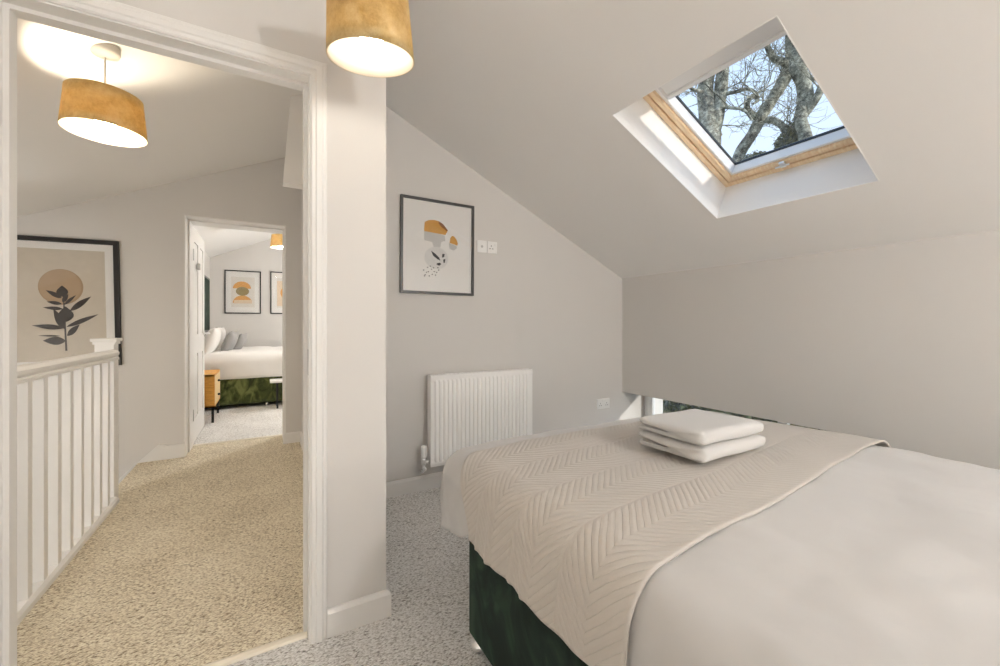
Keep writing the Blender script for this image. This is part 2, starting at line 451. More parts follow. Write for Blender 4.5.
bm = bmesh.new(); skirt(bm, -.79, YE1, -.79, YF, 1, 0); skirt(bm, -.79, YF, 3.3, YF, 0, -1); struct('baseboard_far_bedroom', bm, M['white'])

# ------------------------------------------------------------------ near doorway (structure)
d1 = empty('door_1', (DX0, YD0, 0)); tag(d1, kind='structure', label='white panelled lining and architrave of the open doorway to the landing')
bm = bmesh.new()
y0, y1 = YD0-.004, YD1+.004
box(bm, DX0-LT, DX0, y0, y1, 0, DZ+LT); box(bm, DX1, DX1+LT, y0, y1, 0, DZ+LT); box(bm, DX0, DX1, y0, y1, DZ, DZ+LT)
obj('lining', bm, M['white'], d1)
bm = bmesh.new()
ys0, ys1 = YD0+.045, YD1-.02
box(bm, DX0, DX0+.012, ys0, ys1, 0, DZ); box(bm, DX1-.012, DX1, ys0, ys1, 0, DZ); box(bm, DX0+.012, DX1-.012, ys0, ys1, DZ-.012, DZ)
obj('door_stop', bm, M['white'], d1)
def archi(bm, x0, x1, z1, y, s, w=.058):
    """moulded architrave round an opening; y = wall face, s = -1 faces the camera side"""
    prof = [(.005, 0), (.005, .010), (.010, .014), (.020, .014), (.024, .018), (.040, .018), (.046, .013), (w-.004, .013), (w, .009), (w, 0)]
    def ring(t, dy): return [(x0-t, 0), (x0-t, z1+t), (x1+t, z1+t), (x1+t, 0)], y+s*dy
    R_ = [ring(t, dy) for t, dy in prof]
    V_ = [[bm.verts.new((p[0], yy, p[1])) for p in pts] for pts, yy in R_]
    n = len(V_)
    for i in range(n):
        a, b = V_[i], V_[(i+1) % n]
        for k in range(3): bm.faces.new((a[k], a[k+1], b[k+1], b[k]))
    bm.faces.new([v[0] for v in V_]); bm.faces.new([v[3] for v in V_][::-1])
bm = bmesh.new(); archi(bm, DX0, DX1, DZ, YD0, -1); obj('architrave', bm, M['white'], d1)
bm = bmesh.new(); archi(bm, DX0, DX1, DZ, YD1, 1); obj('architrave', bm, M['white'], d1)
zs = H-(362-324)/F*1.43
obj('strike_plate', bx(DX1-.0015, DX1+.001, YD0+.008, YD0+.034, zs-.045, zs+.045, bev=.0006), M['steel'], d1)
obj('hinge', bx(DX0-.001, DX0+.0035, YD0+.002, YD0+.032, 1.62, 1.72, bev=.001), M['white'], d1)
# threshold strips
def strip(name, x0, x1, y, label):
    bm = pr([(y-.019, .001), (y-.012, .007), (y, .010), (y+.012, .007), (y+.019, .001)], 'x', x0, x1)
    o = obj(name, bm, M['brass']); tag(o, label, 'door threshold strip'); return o
strip('threshold_strip', DX0+.002, DX1-.002, 1.592, 'pale brass strip joining the carpets in the near doorway')
strip('threshold_strip', EX0+.002, EX1-.002, 4.568, 'pale brass strip at the foot of the far bedroom doorway')

# ------------------------------------------------------------------ far doorway with its open door
d2 = empty('door_2', (EX0, YE1, 0)); tag(d2, kind='structure', label='white door standing open into the far bedroom')
bm = bmesh.new()
y0, y1 = YE0-.006, YE1+.002
box(bm, EX0-LT2, EX0, y0, y1, 0, EZ+LT2); box(bm, EX1, EX1+LT2, y0, y1, 0, EZ+LT2); box(bm, EX0, EX1, y0, y1, EZ, EZ+LT2)
box(bm, EX0, EX0+.012, YE0+.12, YE1-.045, 0, EZ-.012); box(bm, EX1-.012, EX1, YE0+.12, YE1-.045, 0, EZ-.012); box(bm, EX0, EX1, YE0+.12, YE1-.045, EZ-.012, EZ)
obj('lining', bm, M['white'], d2)
# leaf: lies along +Y, its room-side face looking +X
LW = .79
def leaf_mesh():
    bm = bmesh.new()
    t = .036; w = LW; h = EZ-.012
    st = .105
    box(bm, -t, 0, 0, st, .008, h); box(bm, -t, 0, w-st, w, .008, h); box(bm, -t, 0, w/2-.05, w/2+.05, .008, h)
    for z0, z1 in ((.008, .22), (.82, 1.0), (h-.12, h)):
        box(bm, -t, 0, st, w/2-.05, z0, z1); box(bm, -t, 0, w/2+.05, w-st, z0, z1)
    for a, b in ((st, w/2-.05), (w/2+.05, w-st)):
        for z0, z1 in ((.22, .82), (1.0, h-.12)):
            box(bm, -t+.010, -.010, a, b, z0, z1)
            vs = box(bm, -t+.004, -.004, a+.03, b-.03, z0+.03, z1-.03)
    return bm
lf = obj('door_leaf', leaf_mesh(), M['white'])
lf.parent = d2; lf.location = (.003, .006, 0); lf.rotation_euler = (0, 0, R(-.3))
lf.matrix_parent_inverse = Matrix.Identity(4)
def on_leaf(name, bm, m, smooth=False):
    o = obj(name, bm, m, None, smooth); o.parent = lf; return o
bm = bmesh.new()
lathe(bm, [(.024, 0), (.024, .006), (.009, .008), (.009, .05)], 0, LW-.055, 1.0, 20, axis='x')
tube(bm, [(.048, LW-.05, 1.0), (.05, LW-.09, 1.0), (.05, LW-.16, 1.0)], [.009, .0085, .007])
on_leaf('handle', bm, M['chrome'], True)
for z in (.22, 1.68):
    bm = bmesh.new(); box(bm, .0, .0025, .001, .03, z, z+.1); tube(bm, [(.005, -.004, z-.002), (.005, -.004, z+.102)], .006)
    on_leaf('hinge', bm, M['steel'])
on_leaf('coat_hook', bx(0, .03, LW*.30, LW*.30+.03, 1.62, 1.68, bev=.006), M['steel'])

# ------------------------------------------------------------------ balustrade
bal = empty('balustrade', (-.81, 2.5, 0)); tag(bal, 'white painted landing balustrade with square spindles beside the stairwell', 'balustrade')
BX = -.812
RP = [(-.030, .880), (-.030, .893), (-.022, .900), (-.030, .912), (-.031, .926), (-.020, .940), (0, .944),
      (.020, .940), (.031, .926), (.030, .912), (.022, .900), (.030, .893), (.030, .880)]
bm = pr([(BX+a, z) for a, z in RP], 'y', YD1+.001, 3.365); obj('handrail', bm, M['white'], bal)
obj('base_rail', pr([(BX-.032, 0), (BX+.032, 0), (BX+.032, .022), (BX+.020, .034), (BX-.020, .034), (BX-.032, .022)], 'y', YD1+.001, 3.36), M['white'], bal)
NX, NY = -.850, 3.405
bm = bmesh.new(); box(bm, NX-.045, NX+.045, NY-.045, NY+.045, 0.0, .985); bevelled(bm, .004)
obj('newel_post', bm, M['white'], bal)
bm = bmesh.new(); box(bm, NX-.062, NX+.062, NY-.062, NY+.062, .992, 1.012); bevelled(bm, .006)
box(bm, NX-.052, NX+.052, NY-.052, NY+.052, .975, .994)
obj('newel_cap', bm, M['white'], bal)
sp0 = None
for k in range(-4, 8):
    y = 2.295+.1325*k
    if sp0 is None:
        sp0 = obj('spindle', bx(-.018, .018, -.018, .018, .034, .882, bev=.002), M['white'])
        o = sp0
    else:
        o = sp0.copy(); C.objects.link(o)
    o.parent = bal; o.matrix_parent_inverse = Matrix.Identity(4); o.location = (BX-bal.location.x, y-bal.location.y, 0)
# landing nosing along the void
struct('trim_nosing', bx(-.885, -.870, YD1, YE0-.02, -.14, .0), M['white'])
# stairs
for k in range(8):
    z = -.2*(k+1); xx = -.87-.215*k
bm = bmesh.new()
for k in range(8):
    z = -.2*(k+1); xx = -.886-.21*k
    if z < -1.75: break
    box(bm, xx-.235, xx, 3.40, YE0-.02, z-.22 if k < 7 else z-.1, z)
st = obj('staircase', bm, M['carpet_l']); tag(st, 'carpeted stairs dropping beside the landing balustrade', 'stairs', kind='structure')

# ------------------------------------------------------------------ low window under the knee wall
w2 = empty('window_2', (KX, WY1, .06)); tag(w2, kind='structure', label='low white framed window under the right wall')
def ringbox(bm, x0, x1, y0, y1, z0, z1, w):
    box(bm, x0, x1, y0, y0+w, z0, z1); box(bm, x0, x1, y1-w, y1, z0, z1)
    box(bm, x0, x1, y0+w, y1-w, z0, z0+w); box(bm, x0, x1, y0+w, y1-w, z1-w, z1)
bm = bmesh.new(); ringbox(bm, 3.045, 3.095, WY0, WY1-.001, .061, .599, .060); obj('window_frame', bm, M['upvc'], w2)
bm = bmesh.new(); ringbox(bm, 3.030, 3.07, WY0+.05, WY1-.05, .10, .560, .050); box(bm, 3.03, 3.07, 1.40, 1.46, .14, .52)
bevelled(bm, .004); obj('window_sash', bm, M['upvc'], w2)
obj('pane', bx(3.046, 3.054, WY0+.10, WY1-.10, .15, .512), M['glass'], w2)

# ------------------------------------------------------------------ skylight
w1 = empty('window_1', MS @ Vector((SA, TY0, 0))); tag(w1, kind='structure', label='square pine framed skylight in the sloping ceiling')
def sbox(bm, *a): box(bm, *a, M=MS)
def sring(bm, s0, s1, y0, y1, n0, n1, w):
    sbox(bm, s0, s0+w, y0, y1, n0, n1); sbox(bm, s1-w, s1, y0, y1, n0, n1)
    sbox(bm, s0+w, s1-w, y0, y0+w, n0, n1); sbox(bm, s0+w, s1-w, y1-w, y1, n0, n1)
bm = bmesh.new(); t = .004; dn = .215
sbox(bm, SA, SB, TY0, TY0+t, -.001, dn+.03); sbox(bm, SA, SB, TY1-t, TY1, -.001, dn+.03)
sbox(bm, SA, SA+t, TY0+t, TY1-t, -.001, dn+.03); sbox(bm, SB-t, SB, TY0+t, TY1-t, -.001, dn+.03)
obj('reveal_lining', bm, M['reveal'], w1)
bm = bmesh.new(); sring(bm, SA+t, SB-t, TY0+t, TY1-t, dn, dn+.12, .028); bevelled(bm, .002, 1)
fr = obj('window_frame', bm, M['pine'], w1)
bm = bmesh.new(); g = .028+t+.003
sring(bm, SA+g, SB-g, TY0+g, TY1-g, dn+.006, dn+.11, .028); bevelled(bm, .003, 1)
sash = obj('sash', bm, M['pine'], w1)
bm = bmesh.new(); g2 = g+.028
sring(bm, SA+g2, SB-g2, TY0+g2, TY1-g2, dn+.020, dn+.10, .016); bevelled(bm, .003, 1)
obj('glazing_bead', bm, M['upvc'], w1)
bm = bmesh.new(); g3 = g2+.016
sring(bm, SA+g3, SB-g3, TY0+g3, TY1-g3, dn+.078, dn+.092, .004)
obj('gasket', bm, M['gasket'], w1)
bm = bmesh.new(); sbox(bm, SA+g3, SB-g3, TY0+g3, TY1-g3, dn+.084, dn+.088)
obj('pane', bm, M['glass'], w1)
# blind cassette across the top edge
bm = bmesh.new(); sbox(bm, SA+g3-.006, 1.578, TY0+g2, TY1-g2-.004, dn+.045, dn+.080); sbox(bm, 1.548, 1.566, TY0+g2+.01, TY1-g2-.012, dn+.032, dn+.050); bevelled(bm, .004, 2)
obj('vent_bar', bm, M['upvc'], w1)
bm = bmesh.new()
ym = TY0+(TY1-TY0)*.55
sbox(bm, SB-.068, SB-.030, ym-.013, ym+.013, dn-.006, dn+.008); sbox(bm, SB-.052, SB-.044, ym-.035, ym+.035, dn-.014, dn-.004)
bevelled(bm, .003, 1); obj('latch', bm, M['chrome'], w1)
for q in (0, 1):
    pass
# roof slates outside
struct('roof', bx(0.2, SE+.1, TY1+.08, YF+.2, D+.01, D+.04, M=MS), M['tile'])

# ------------------------------------------------------------------ pendant lamps
def pendant(name, x, y, zb, r=.135, h=.175, watts=40, col=(1, .80, .55), label='', group='matching gold drum pendants', tilt=0):
    zt = zc(x)
    root = empty(name, (x, y, zt)); tag(root, label, 'pendant lamp', group)
    rt = r*.90
    n = 64
    def ringprof(off):
        return [(r-off, zb), (r*.975-off, zb+h*.25), (rt*1.035-off, zb+h*.65), (rt-off, zb+h)]
    bm = bmesh.new(); lathe(bm, ringprof(0)+ringprof(.0012)[::-1], x, y, 0, n, closed=True)
    sh = obj('lamp_shade', bm, M['shade'], root, True)
    bm = bmesh.new(); lathe(bm, ringprof(.0018)+ringprof(.003)[::-1], x, y, 0, n, closed=True)
    obj('shade_lining', bm, M['shade_in'], sh, True)
    TM = Matrix.Translation((x, y, zb)) @ Matrix.Rotation(tilt, 4, Vector((math.cos(TH), -math.sin(TH), 0))) @ Matrix.Translation((-x, -y, -zb))
    # carrier ring and spokes
    bm = bmesh.new(); zz = zb+h-.03
    for k in range(3):
        a = 2*math.pi*k/3+.4
        tube(bm, [(x+.02*math.cos(a), y+.02*math.sin(a), zz), (x+(rt-.002)*math.cos(a), y+(rt-.002)*math.sin(a), zb+h-.004)], .0015, 6)
    obj('carrier', bm, M['cord'], sh)
    if tilt:                                   # the shade hangs a little askew on its flex
        for o in [sh]+[c for c in C.objects if c.parent == sh]: o.data.transform(root.matrix_parent_inverse @ TM)
    bm = bmesh.new()
    lathe(bm, [(.006, zz+.055), (.018, zz+.045), (.020, zz-.01), (.020, zz-.02)], x, y, 0, 20); obj('lamp_holder', bm, M['cord'], root, True)
    bm = bmesh.new()
    zbulb = zb+h*.25
    sphere(bm, (x, y, zbulb), .034, sz=1.12)
    rad = watts/(math.pi*4*math.pi*.034**2)
    bl = obj('bulb', bm, emit('bulb_glow', col, rad), root, True)
    tube_bm = bmesh.new(); tube(tube_bm, [(x, y, zz+.05), (x, y, zt-.02)], .0035, 8); obj('cord', tube_bm, M['cord'], root, True)
    bm = bmesh.new(); lathe(bm, [(.048, zt+.018), (.050, zt-.010), (.046, zt-.022), (.020, zt-.030), (.008, zt-.034)], x, y, 0, 28)
    obj('ceiling_rose', bm, M['cord'], root, True)
    return root
W1, W2, W3, W4 = 1.3, 10.5, 12, 80
lmp = (1, .92, .80)
pendant('pendant_lamp', .275, 1.243, 1.890, r=.125, h=.19, watts=W1, col=lmp, label='mottled gold drum pendant hanging in the bedroom beside the doorway wall', tilt=R(9))
pendant('pendant_lamp', -.600, 2.384, 1.925, r=.14, h=.165, watts=W2, col=(1, .86, .66), label='lit gold drum pendant hanging over the landing, seen through the near doorway')
pendant('pendant_lamp', .200, 6.25, 2.13, r=.14, h=.165, watts=W3, col=(1, .90, .76), label='small far-off gold drum pendant cut by the far door frame')
# added fill globes, unseen: behind the camera, in the stairwell, in the far bedroom
def bowl(x, y, z, r, watts, label, col=(1, .995, .985)):
    root = empty('fill_light', (x, y, z)); tag(root, label, 'added fill light')
    bm = bmesh.new(); lathe(bm, [(.02, z), (.022, z-.04), (.03, z-.05)], x, y, 0, 20); obj('stem', bm, M['cord'], root, True)
    bm = bmesh.new(); sphere(bm, (x, y, z-.05-r), r); obj('glass_globe', bm, emit('fill_glow', col, watts/(4*math.pi**2*r*r)), root, True)
bowl(1.5, -1.7, zc(1.5), .13, W4, 'added opal fill globe, unseen behind the viewpoint')
bowl(-2.2, 2.0, .62, .10, 27, 'added opal fill globe, unseen in the stairwell')
bowl(1.7, 6.2, zc(1.7), .10, 75, 'added opal fill globe in the far bedroom, unseen beyond the door frame')

def fill_lamp(x, y, z0, watts, label):  # unseen lamps on cabinets, added behind the camera to brighten the room
    root = empty('fill_globe_lamp', (x, y, z0)); tag(root, label, 'lamp', 'added fill lamps behind the viewpoint')
    bm = bmesh.new(); lathe(bm, [(.06, z0), (.062, z0+.012), (.014, z0+.02), (.012, z0+.20)], x, y, 0, 24); obj('base', bm, M['brass'], root, True)
    bm = bmesh.new(); sphere(bm, (x, y, z0+.30), .10); obj('glass_globe', bm, emit('fill_glow', (1, .985, .955), watts/(4*math.pi**2*.01)), root, True)
    st = empty('bedside_cabinet', (x, y, 0)); tag(st, 'unseen low wooden cabinet under an added fill lamp behind the viewpoint', 'bedside cabinet', 'unseen cabinets under the added fill lamps')
    obj('cabinet_body', bx(x-.2, x+.2, y-.2, y+.2, .12, z0-.001, bev=.004), M['mango'], st)
    for sx in (-.17, .17):
        for sy in (-.17, .17): obj('leg', bx(x+sx-.012, x+sx+.012, y+sy-.012, y+sy+.012, 0, .12), M['blackmetal'], st)
fill_lamp(-.15, -1.75, .50, 9, 'added opal fill lamp on the left cabinet, unseen behind the viewpoint')
fill_lamp(2.40, -1.75, .50, 26, 'added opal fill lamp on the right cabinet, unseen behind the viewpoint')

# ------------------------------------------------------------------ pictures
def flat(bm, pts, y, mi, rev=False):
    vs = [bm.verts.new((p[0], y, p[1])) for p in pts]
    f = bm.faces.new(vs); f.material_index = mi
    if f.normal.y > 0 or True:
        f.normal_update()
        if f.normal.y > 0: f.normal_flip()
def ell(cx, cz, rx, rz, a0=0, a1=360, n=36, rot=0):
    out = []
    full = (a1-a0) >= 360
    m = n if full else n+1
    for k in range(m):
        a = R(a0+(a1-a0)*k/n); px, pz = rx*math.cos(a), rz*math.sin(a)
        out.append((cx+px*math.cos(rot)-pz*math.sin(rot), cz+px*math.sin(rot)+pz*math.cos(rot)))
    return out
def leafp(x, z, L, w, ang, n=14):     # leaf outline from base (x, z)
    pts = []
    for k in range(n+1):
        t = k/n; pts.append((t*L, w*math.sin(math.pi*t**.8)/1))
    for k in range(n-1, 0, -1):
        t = k/n; pts.append((t*L, -w*math.sin(math.pi*t**.8)))
    c, s = math.cos(ang), math.sin(ang)
    return [(x+a*c-b*s, z+a*s+b*c) for a, b in pts]
def picture(x0, x1, z0, z1, Y, fw, fmat, shapes, mats, label, depth=.025, rot=0, name='framed_picture', group=None, matw=None, artm=None):
    """frame on the wall plane Y facing -Y; shapes = [(material index, outline)] on the print"""
    cx, cz = (x0+x1)/2, (z0+z1)/2
    root = empty(name, (cx, Y, cz)); tag(root, label, 'picture', group)
    bm = bmesh.new(); yf = Y-depth
    box(bm, x0, x0+fw, yf, Y-.001, z0, z1); box(bm, x1-fw, x1, yf, Y-.001, z0, z1)
    box(bm, x0+fw, x1-fw, yf, Y-.001, z0, z0+fw); box(bm, x0+fw, x1-fw, yf, Y-.001, z1-fw, z1)
    obj('frame', bm, fmat, root)
    bm = bmesh.new(); yp = Y-.008
    box(bm, x0+fw, x1-fw, yp, Y-.002, z0+fw, z1-fw)
    for i, (mi, pts) in enumerate(shapes): flat(bm, pts, yp-.0006-.00025*i, mi)
    obj('print', bm, None, root, mats=mats)
    obj('glass', bx(x0+fw, x1-fw, yf+.006, yf+.008, z0+fw, z1-fw), M['picglass'], root)
    root.rotation_euler = (0, rot, 0)
    return root
# landing poster: plant before a tan disc
Yp = YE0
def q(u, v): return wp(u, v, Yp-.008)
x1p, _ = wp(119.8, 300, Yp-.025); z1p = wp(119, 242, Yp-.025)[1]; z0p = wp(120.6, 366, Yp-.025)[1]
x0p = x1p-.715
mats = [M['mat'], paint('print_oatmeal', (.60, .535, .44)), paint('print_tan_wash', (.43, .30, .18)), paint('print_dark_umber', (.022, .014, .010)), paint('print_tan_edge', (.37, .25, .14))]
sh = []
fx0, fx1, fz0, fz1 = x0p+.085, x1p-.085, z0p+.055, z1p-.085
sh.append((1, [(fx0, fz0), (fx1, fz0), (fx1, fz1), (fx0, fz1)]))
cx, cz = q(61.5, 287)
sh.append((4, ell(cx, cz, .120, .132))); sh.append((2, ell(cx-.004, cz+.004, .112, .124)))
sx, sz0 = q(65.3, 351); _, sz1 = q(63, 292)
sh.append((3, [(sx-.006, sz0), (sx+.006, sz0), (sx-.006, sz1), (sx-.012, sz1)]))
for (u, v, L, w, a) in ((62.8, 297, .085, .045, 92), (62, 298, .13, .017, 155), (62, 304, .115, .013, 172), (63, 309, .15, .013, 176),
                        (62.5, 302, .075, .018, 50), (64, 305, .12, .012, 38), (66, 322, .115, .060, 92), (70, 311, .20, .022, 33),
                        (66, 327, .27, .017, 20), (64, 329, .17, .030, 118), (64, 328, .24, .018, 175), (66.5, 336, .13, .022, 40),
                        (65, 341, .17, .030, 178), (60, 336, .17, .006, 178)):
    x, z = q(u, v); sh.append((3, [(x+(px-x)*.70, pz) for px, pz in leafp(x, z, L, w, R(a))]))
picture(x0p, x1p, z0p, z1p, Yp, .033, M['black'], sh, mats, 'large black-framed print of a dark leafy stem before a tan disc, on the landing wall', rot=R(-1.0))

# bedroom picture beside the sockets
Yp = YW
def q(u, v): return wp(u, v, Yp-.008)
mats = [M['mat'], paint('print_ochre', (.62, .32, .07)), paint('print_rust', (.30, .12, .03)), paint('print_pale_grey', (.60, .59, .57)), paint('print_black', (.03, .03, .03)), paint('print_mist', (.74, .73, .71))]
def qq(pts): return [q(390+x/5.123, 180+y/5.123) for x, y in pts]
sh = []
sh.append((3, qq([(175, 255), (280, 285), (283, 312), (262, 318), (258, 345), (225, 345), (215, 318), (175, 308)])))
sh.append((1, qq([(175, 240), (177, 215), (200, 205), (225, 205), (252, 212), (273, 228), (296, 258), (283, 282), (175, 262), (174, 250)])))
sh.append((2, qq([(252, 212), (273, 228), (296, 258), (290, 262), (262, 240), (248, 222)])))
sh.append((3, qq([(300, 322), (340, 338), (342, 350), (325, 362), (305, 352)])))
sh.append((1, qq([(305, 322), (308, 298), (316, 287), (326, 288), (341, 306), (347, 325), (344, 336)])))
cx, cz = q(390+238/5.123, 180+400/5.123)
sh.append((5, ell(cx, cz, .085, .075))); sh.append((5, ell(cx+.0, cz+.0, .083, .073)))
sh.append((4, qq([(210, 362), (232, 378), (252, 398), (258, 414), (240, 404), (220, 388)])))
sh.append((4, qq([(268, 378), (280, 380), (276, 396), (265, 398)]))); sh.append((4, qq([(272, 408), (284, 404), (280, 424), (274, 426)])))
sh.append((4, qq([(240, 426), (256, 424), (262, 432), (252, 440), (238, 434)])))
rr = random.Random(3)
for x, y in ((172, 462), (180, 486), (192, 448), (196, 470), (206, 442), (212, 458), (216, 484), (226, 470), (238, 474), (248, 462), (186, 474), (222, 450), (176, 492), (200, 492), (232, 488), (244, 450)):
    a, b = q(390+x/5.123, 180+y/5.123); sh.append((4, ell(a, b, .0045, .004, n=8)))
xa, _ = wp(400.7, 240, Yp-.022); xb, _ = wp(474.2, 240, Yp-.022)
za = 1.300; zb_ = 1.932
picture(xa, xb, za, zb_, Yp, .016, M['greyframe'], sh, mats, 'slim charcoal-framed abstract print with ochre shapes, on the bedroom wall above the radiator', depth=.022, rot=R(.3))

# far bedroom pair
Yp = YF
def q(u, v): return wp(u, v, Yp-.008)
mats = [M['mat'], paint('print_amber', (.72, .36, .10)), paint('print_olive', (.34, .27, .13)), paint('print_peach', (.78, .62, .45)), paint('print_ivory', (.78, .74, .68))]
def far_pic(u0, u1, v0, v1, shapes, label):
    xa, zb_ = wp(u0, v0, Yp-.02); xb, za = wp(u1, v1, Yp-.02)
    za = wp((u0+u1)/2, v1, Yp-.02)[1]; zb_ = wp((u0+u1)/2, v0, Yp-.02)[1]
    mx, mz = (xb-xa)*.18, (zb_-za)*.15
    s0 = [(4, [(xa+mx, za+mz), (xb-mx, za+mz), (xb-mx, zb_-mz), (xa+mx, zb_-mz)])]
    picture(xa, xb, za, zb_, Yp, .017, M['black'], s0+shapes, mats, label, depth=.02, group='pair of framed prints in the far bedroom')
def E(u, v, ru, rv, **k):
    x, z = q(u, v); x2, _ = q(u+ru, v); _, z2 = q(u, v-rv); return ell(x, z, x2-x, z2-z, **k)
far_pic(224.4, 261.0, 270.6, 313.6, [(1, E(242, 288.5, 9, 7, a0=0, a1=180)), (1, E(242.5, 303, 9.5, 7.5, a0=0, a1=180)), (3, [q(234, 300), q(252, 300), q(252, 303.5), q(234, 303.5)]), (2, E(242.5, 291.3, 6.6, 4.4))],
        'black-framed amber and olive mushroom-shaped print above the far bed, left of the pair')
far_pic(270.3, 306.5, 272.4, 314.0, [(3, [q(277, 281), q(300, 281), q(300, 306), q(277, 306)]), (1, E(288.5, 293, 8, 7)), (2, E(291, 293, 4, 3.5))],
        'black-framed print with an amber disc, cut off by the right side of the far doorway')

# ------------------------------------------------------------------ radiator
rx0, rx1, rz0, rz1 = .925, 1.718, .175, .768
ry0, ry1 = YW-.105, YW-.04
rad = empty('radiator', ((rx0+rx1)/2, YW, 0)); tag(rad, 'white ribbed panel radiator on the wall behind the bed', 'radiator')
def rad_panel():
    bm = bmesh.new()
    nx = 24; pitch = (rx1-rx0-.05)/nx
    outline = []
    x = rx0
    outline.append((rx0, ry0+.006))
    for k in range(nx):
        a = rx0+.025+k*pitch
        outline += [(a+pitch*.08, ry0+.008), (a+pitch*.22, ry0), (a+pitch*.62, ry0), (a+pitch*.78, ry0+.008)]
    outline.append((rx1, ry0+.006))
    pts = [outline[0]]+outline[1:-1]+[outline[-1]]
    z0, z1 = rz0+.035, rz1-.042
    rows = [(rz0, .006), (rz0+.018, .003), (z0-.008, .004), (z0+.004, None), (z1-.004, None), (z1+.008, .004), (rz1-.012, .003), (rz1-.003, .006)]
    V_ = []
    for z, fl in rows:
        V_.append([bm.verts.new((x, (y if fl is None else ry0+fl), z)) for x, y in pts])
    for a, b in zip(V_, V_[1:]):
        for k in range(len(pts)-1): bm.faces.new((a[k], a[k+1], b[k+1], b[k]))
    return bm
o = obj('front_panel', rad_panel(), M['rad'], rad)
solidify(o, .003, 0)
bm = bmesh.new(); box(bm, rx0, rx0+.004, ry0+.004, ry1, rz0+.01, rz1-.004); obj('side_panel', bm, M['rad'], rad)
bm = bmesh.new(); box(bm, rx1-.004, rx1, ry0+.004, ry1, rz0+.01, rz1-.004); obj('side_panel', bm, M['rad'], rad)
bm = bmesh.new()
n = 26
box(bm, rx0, rx1, ry0+.004, ry0+.014, rz1-.006, rz1-.001); box(bm, rx0, rx1, ry1-.010, ry1, rz1-.006, rz1-.001)
for k in range(n+1):
    x = rx0+.004+(rx1-rx0-.012)*k/n; box(bm, x, x+.006, ry0+.012, ry1-.008, rz1-.006, rz1-.002)
obj('top_grille', bm, M['rad'], rad)
bm = bmesh.new(); box(bm, rx0+.01, rx1-.01, ry1-.012, ry1, rz0+.01, rz1-.012); obj('rear_panel', bm, M['rad'], rad)
for x in (rx0+.12, rx1-.16): obj('wall_bracket', bx(x, x+.03, ry1-.002, YW-.0005, rz0+.1, rz1-.08), M['rad'], rad)
vx, vy = rx0-.035, YW-.07
bm = bmesh.new(); lathe(bm, [(.012, .232), (.019, .240), (.0205, .252), (.0205, .300), (.017, .310), (.010, .313)], vx, vy, 0, 24)
for k in range(10):
    a = 2*math.pi*k/10; box(bm, vx+.0195*math.cos(a)-.0015, vx+.0195*math.cos(a)+.0015, vy+.0195*math.sin(a)-.0015, vy+.0195*math.sin(a)+.0015, .252, .298)
obj('valve_head', bm, M['plastic'], rad, True)
bm = bmesh.new(); lathe(bm, [(.010, .188), (.014, .190), (.014, .222), (.010, .234)], vx, vy, 0, 20)
tube(bm, [(vx, vy, .205), (rx0+.01, vy, .205)], .010, 14)
tube(bm, [(vx, vy, .190), (vx, vy, .15), (vx, vy+.02, .135), (vx, YW-.004, .132)], .0075, 12)
lathe(bm, [(.004, 0), (.012, .001), (.013, .018), (.012, .02)], vx-.0, vy-.02, .165, 16, axis='y')
obj('valve_body', bm, M['chrome'], rad, True)
bm = bmesh.new(); tube(bm, [(rx1, vy, .205), (rx1+.03, vy, .205), (rx1+.04, vy, .19), (rx1+.04, vy, .004)], .0075, 12); obj('pipe', bm, M['rad'], rad, True)

# ------------------------------------------------------------------ sockets
def plate(x0, z0, w, h, label, kind, group=None):
    root = empty('wall_socket', (x0+w/2, YW, z0)); tag(root, label, 'socket', group)
    obj('face_plate', bx(x0, x0+w, YW-.009, YW, z0, z0+h, bev=.0025), M['plastic'], root)
    bm = bmesh.new(); cx, cz = x0+w/2, z0+h/2
    if kind == 'aerial':
        lathe(bm, [(.009, 0), (.009, .003), (.005, .004)], cx, YW-.0105, cz, 20, axis='y')
        obj('aerial_port', bm, M['steel'], root)
    elif kind == 'single':
        for dx, dz, a, b in ((0, .010, .003, .005), (-.011, -.010, .005, .003), (.011, -.010, .005, .003)):
            box(bm, cx-.008+dx-a, cx-.008+dx+a, YW-.0105, YW-.0088, cz+dz-b, cz+dz+b)
        obj('pin_slots', bm, M['slot'], root)
        obj('switch', bx(cx+.020, cx+.030, YW-.0125, YW-.0088, cz+.012, cz+.030, bev=.001), M['plastic'], root)
    else:
        for s in (-.036, .036):
            bm.free() if s < 0 else None; bm = bmesh.new()
            for dx, dz, a, b in ((0, .004, .003, .005), (-.010, -.014, .005, .003), (.010, -.014, .005, .003)):
                box(bm, cx+s+dx-a, cx+s+dx+a, YW-.0100, YW-.0088, cz+dz-b, cz+dz+b)
            obj('pin_slots', bm, M['slot'], root)
        for s in (-.014, .006):
            obj('switch', bx(cx+s, cx+s+.008, YW-.0125, YW-.0088, cz+.014, cz+.032, bev=.001), M['plastic'], root)
plate(1.305, 1.612, .080, .086, 'white aerial plate beside the charcoal-framed picture, left of the two plates', 'aerial')
plate(1.389, 1.612, .080, .086, 'white switched socket high on the wall, right of the aerial plate', 'single')
plate(2.45, .372, .146, .086, 'white double socket low on the wall beyond the foot of the bed', 'double')

